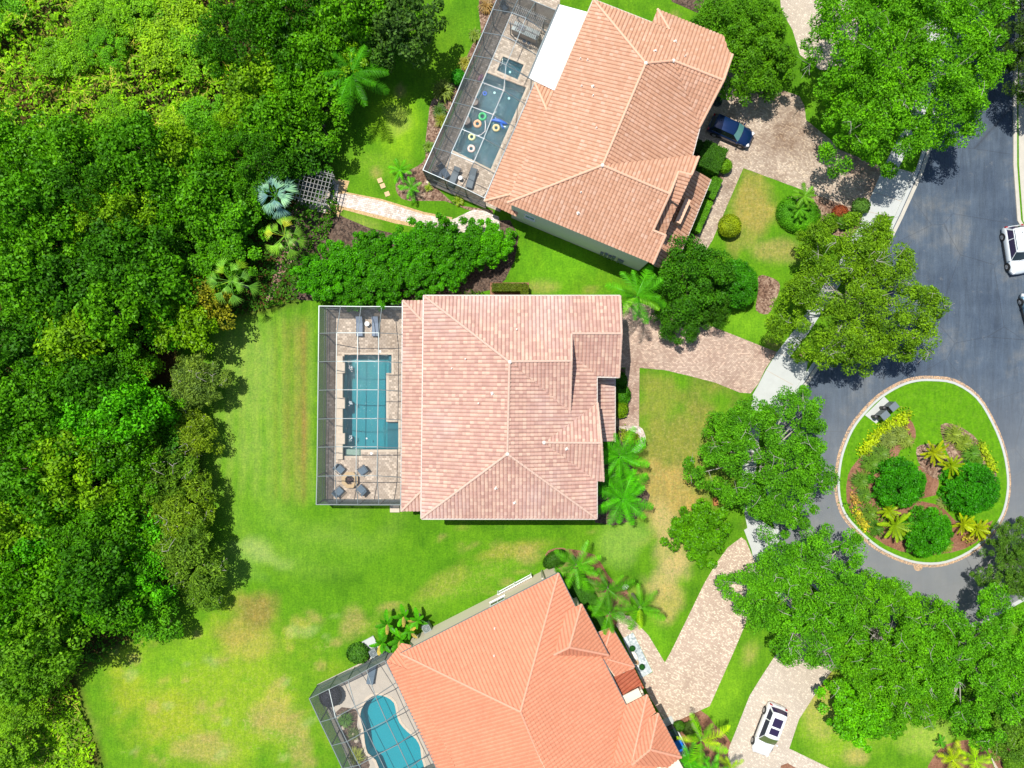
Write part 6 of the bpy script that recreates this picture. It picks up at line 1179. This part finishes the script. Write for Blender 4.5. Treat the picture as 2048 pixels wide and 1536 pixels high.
for x, y, lb in ((948.4, 202.7, 'upper round wicker stool at the left rim of the dark pool'), (932.4, 240.8, 'lower round wicker stool at the left rim of the dark pool')):
    p = G(x, y, .5); t = thing('fire_bowl', lb.replace('wicker stool', 'stone bowl'), 'bowl', (p.x, p.y, .02), 0, 'stone bowls beside the top pool'); MB().lathe([(.22, 0), (.25, .3), (.4, .42), (.42, .5), (.36, .5), (.28, .42), (.02, .38)], (0, 0, 0), 20).build('bowl', 'wicker', t, smooth=True)
for x, y, lb in ((989, 184.8, 'pale cyan pool light, left of two near the spa'), (1017.8, 196, 'pale cyan pool light, right of two near the spa'), (1020, 143.5, 'pale cyan spa light')):
    p = G(x, y); o = MB().lathe([(.12, 0), (.12, .03), (.09, .05)], (0, 0, 0), 14).build('pool_light', 'light_lens'); o.location = (p.x, p.y, -.1); tag(o, lb, 'pool light')
# slatted shelter, table and grill counter at the head of the top cage
p = G(1055, 42, 2.2); t = thing('slatted_shelter', 'small slatted timber shelter over the counter in the top cage', 'shelter', (p.x, p.y, .02), R(-24))
for i in range(17): MB().bar((-1.45 + i * .18, -1.05, 2.25), (-1.45 + i * .18, 1.05, 2.25), .05, .09).build('slat', 'weathered_wood', t)
for s_ in (-1, 1):
    MB().bar((-1.6, s_ * .85, 2.15), (1.6, s_ * .85, 2.15), .09, .12).build('beam', 'weathered_wood', t)
    for q in (-1, 1): MB().bar((q * 1.4, s_ * .85, 0), (q * 1.4, s_ * .85, 2.1), .1).build('post', 'weathered_wood', t)
p = G(1052, 62, .9); t = thing('outdoor_counter', 'grey counter with steel grill under the slatted shelter', 'counter', (p.x, p.y, .02), R(-24)); MB().box((0, 0, .45), (2.7, .8, .9)).build('cabinet', 'stone', t); MB().box((0, 0, .93), (2.8, .9, .05)).build('worktop', 'alu_pale', t)
m_ = MB(); m_.box((-.5, 0, 1.03), (.8, .6, .16), 0, 0, .8); m_.build('grill', 'chrome', t)
for q in (.5, 1.0): MB().lathe([(.17, .0), (.17, .03)], (q - .3, -.85, .62), 14).build('stool_top', 'fabric_navy', t)
p = G(1004, 12, .4); chair(1009, 14, R(-60), 'fabric_slate', 'dim patio chair in the upper left of the top cage', None, .7)
# pergola
pc_ = G(628, 373, 2.5); t = thing('pergola', 'weathered grey timber pergola at the end of the pale path', 'pergola', (pc_.x, pc_.y, 0), R(-14))
for i in range(9): MB().bar((-1.42 + i * .355, -1.75, 2.62), (-1.42 + i * .355, 1.75, 2.62), .06, .12).build('rafter', 'weathered_wood', t)
for i in range(8): MB().bar((-1.75, -1.5 + i * .43, 2.72), (1.65, -1.5 + i * .43, 2.72), .05, .06).build('lath', 'weathered_wood', t)
for s_ in (-1, 1):
    MB().bar((-1.7, s_ * 1.4, 2.48), (1.7, s_ * 1.4, 2.48), .09, .16).build('beam', 'weathered_wood', t)
    for q in (-1, 1): MB().box((q * 1.35, s_ * 1.4, 1.2), (.16, .16, 2.4)).build('post', 'weathered_wood', t); MB().bar((q * 1.35, s_ * 1.4, 1.9), (q * .8, s_ * 1.4, 2.45), .07).build('brace', 'weathered_wood', t)
chair(640, 383, R(160), 'fabric_navy', 'dark chair under the right side of the pergola', 'chairs under the pergola', .7); chair(617, 372, R(10), 'fabric_grey', 'grey chair under the left side of the pergola', 'chairs under the pergola', .7)
rtable(652, 388, .45, .5, 'stone', 'round stone table at the right rim of the pergola', .014, 'table', 'garden_table')
# mailboxes
for k, (x, y) in enumerate(((1783, 815), (1765.5, 832))):
    p = G(x, y, .8); t = thing('mailbox_unit', ('upper right cluster mailbox on the island pad', 'lower left cluster mailbox on the island pad')[k], 'mailbox', (p.x - .15, p.y + .1, .12), R(40), 'cluster mailboxes on the island')
    MB().box((0, 0, .14), (.3, .3, .28)).build('pedestal', 'black_plastic', t); MB().box((0, 0, .85), (.8, .62, 1.1)).build('cabinet', 'black_plastic', t); MB().box((0, 0, 1.43), (.86, .68, .05), 0, 0, .92).build('lid', 'alu_grey', t)
    for i in range(3):
        for j in range(4): MB().box((-.26 + i * .26, .315, .45 + j * .25), (.23, .015, .22)).build('door', 'alu_dark', t)
for x, y, lb in ((1770, 816, 'upper'), (1753, 834, 'lower')): p = G(x, y, .9); t = thing('post_bin', 'round black bin beside the %s mailbox' % lb, 'bin', (p.x, p.y, .12)); MB().lathe([(.17, 0), (.2, .7), (.21, .72)], (0, 0, 0), 16).build('drum', 'black_plastic', t); MB().lathe([(.22, .72), (.2, .82), (.04, .88)], (0, 0, 0), 16).build('lid', 'black_plastic', t)
# basketball hoop
p = G(1434, 204); t = thing('basketball_hoop', 'black portable basketball hoop beside the garage of the top house', 'basketball hoop', (p.x, p.y, .012), R(-24))
MB().lathe([(.42, 0), (.5, .08), (.46, .22), (.15, .3)], (0, 0, 0), 18).build('base', 'glass_dark', t); MB().tube([(0, 0, .2), (0, 0, 2.2), (.45, 0, 3.0)], .05, 8).build('pole', 'black_plastic', t); MB().box((.5, 0, 3.3), (.05, 1.35, .85)).build('backboard', 'black_plastic', t); m_ = MB(); m_.torus((.78, 0, 3.03), .22, .012, 20, 6); m_.build('rim', 'orange_wood', t)
# bins by the lower house
sp_ = G(1352, 1474)
o = MB().box((0, 0, .05), (1.2, 4.2, .1), R(26)).build('bin_pad', 'concrete'); o.location = (sp_.x - .1, sp_.y, 0); tag(o, 'concrete strip under the bins beside the lower house', 'pad', kind='structure')
for x, y, bm_, lm_, lb in ((1347, 1467, 'black_plastic', 'glass_dark', 'black wheeled bin beside the lower house roof'), (1359, 1490, 'blue_plastic', 'blue_plastic', 'bright blue wheeled bin below the black one')):
    p = G(x, y, 1.0); t = thing('wheeled_bin', lb, 'bin', (p.x, p.y, .1), R(26)); MB().box((0, 0, .5), (.62, .85, .95), 0, 0, 1.12).build('tub', bm_, t); MB().box((0, 0, 1.02), (.76, 1.05, .08), 0, 0, .9).build('lid', lm_, t)
    for s_ in (-1, 1): MB().tube([(s_ * .26, -.42, .12), (s_ * .34, -.42, .12)], .12, 12).build('wheel', 'rubber', t)
    MB().bar((-.28, -.56, 1.0), (.28, -.56, 1.0), .04).build('handle', bm_, t)
strip('low_wall', [(1347, 1445), (1371, 1493)], .12, 0, .55, 'stucco_white', 'white low wall beside the bins', 'wall', kind=None)
# rocks and small things
def rock(px, py, s, mat, label, name='boulder', z=0):
    bm = bmesh.new(); bmesh.ops.create_icosphere(bm, subdivisions=2, radius=1); rg = random.Random(px)
    for v in bm.verts: v.co *= rg.uniform(.82, 1.12); v.co.x *= s[0]; v.co.y *= s[1]; v.co.z = v.co.z * s[2] + s[2] * .5
    me = bpy.data.meshes.new(name); bm.to_mesh(me); bm.free(); me.materials.append(MAT[mat]); o = bpy.data.objects.new(name, me); COL.objects.link(o); p = G(px, py); o.location = (p.x, p.y, z); o.rotation_euler.z = .5; return tag(o, label, 'rock')
rock(1250, 1174, (.36, .28, .25), 'cement_cap', 'white boulder on the lawn between the lower palms'); rock(1269, 1311, (.28, .5, .3), 'cement_cap', 'pale oval stone between the two gravel shrubs'); rock(1273, 1323, (.2, .28, .25), 'step_stone', 'tan stone touching the pale oval stone')
rock(1238, 1232, (.55, .5, .12), 'paver_low', 'flat rounded stone by the walk of the lower house', 'flat_stone')
p = G(1432, 1004, .4); o = MB().box((0, 0, .2), (.45, .75, .4), .15, 0, .92).build('planter_box', 'orange_wood'); o.location = (p.x, p.y, 0); tag(o, 'small orange brown box on the lawn under the oak', 'box')
for x, y, rr, z, lb in ((1604.8, 710, .3, .012, 'round brown utility cover in the grass verge above the apron'), (1836, 1133, .45, .012, 'round brown manhole cover below the island kerb')):
    p = G(x, y); o = MB().lathe([(rr, 0), (rr, .02), (rr * .9, .025)], (0, 0, 0), 20).build('utility_cover', 'step_stone' if rr < .4 else 'leaf_litter'); o.location = (p.x, p.y, z); tag(o, lb, 'utility cover')
for i, (x, y, s_) in enumerate(((664, 1432, .5), (672, 1455, .45), (690, 1468, .5), (700, 1480, .4), (708, 1500, .45), (716, 1515, .4))):
    rock(x + 14, y, (s_ * .7, s_ * .5, .2), 'stone', ['highest', 'second', 'third', 'fourth', 'fifth', 'lowest'][i] + ' edging rock of the bed inside the lower cage', 'edging_rock', .02)
sheet('planting_bed', [(672, 1424), (700, 1416), (716, 1424), (714, 1450), (722, 1480), (728, 1505), (740, 1530), (720, 1560), (700, 1510)], .024, 'dark_mulch', 'dark planted bed between screen and kidney pool', 'planting bed', smooth_n=2)
clipped('shrub', 661, 1392, 1.05, 1.0, 1.5, 0, 'dark purple round shrub inside the corner of the lower cage', 'shrub', (.03, .035, .06), 'ball', .2, .8); grass(690, 1440, .8, 'green strappy plant by the kidney pool', (.1, .26, .03), 'leafy_plant', 'plant', 160); grass(712, 1512, .9, 'yellow green plant near the bottom edge by the kidney pool', (.3, .4, .05), 'leafy_plant', 'plant', 180); grass(706, 1468, .7, 'grey green plant among the cage bed rocks', (.14, .22, .06), 'leafy_plant', 'plant', 130)
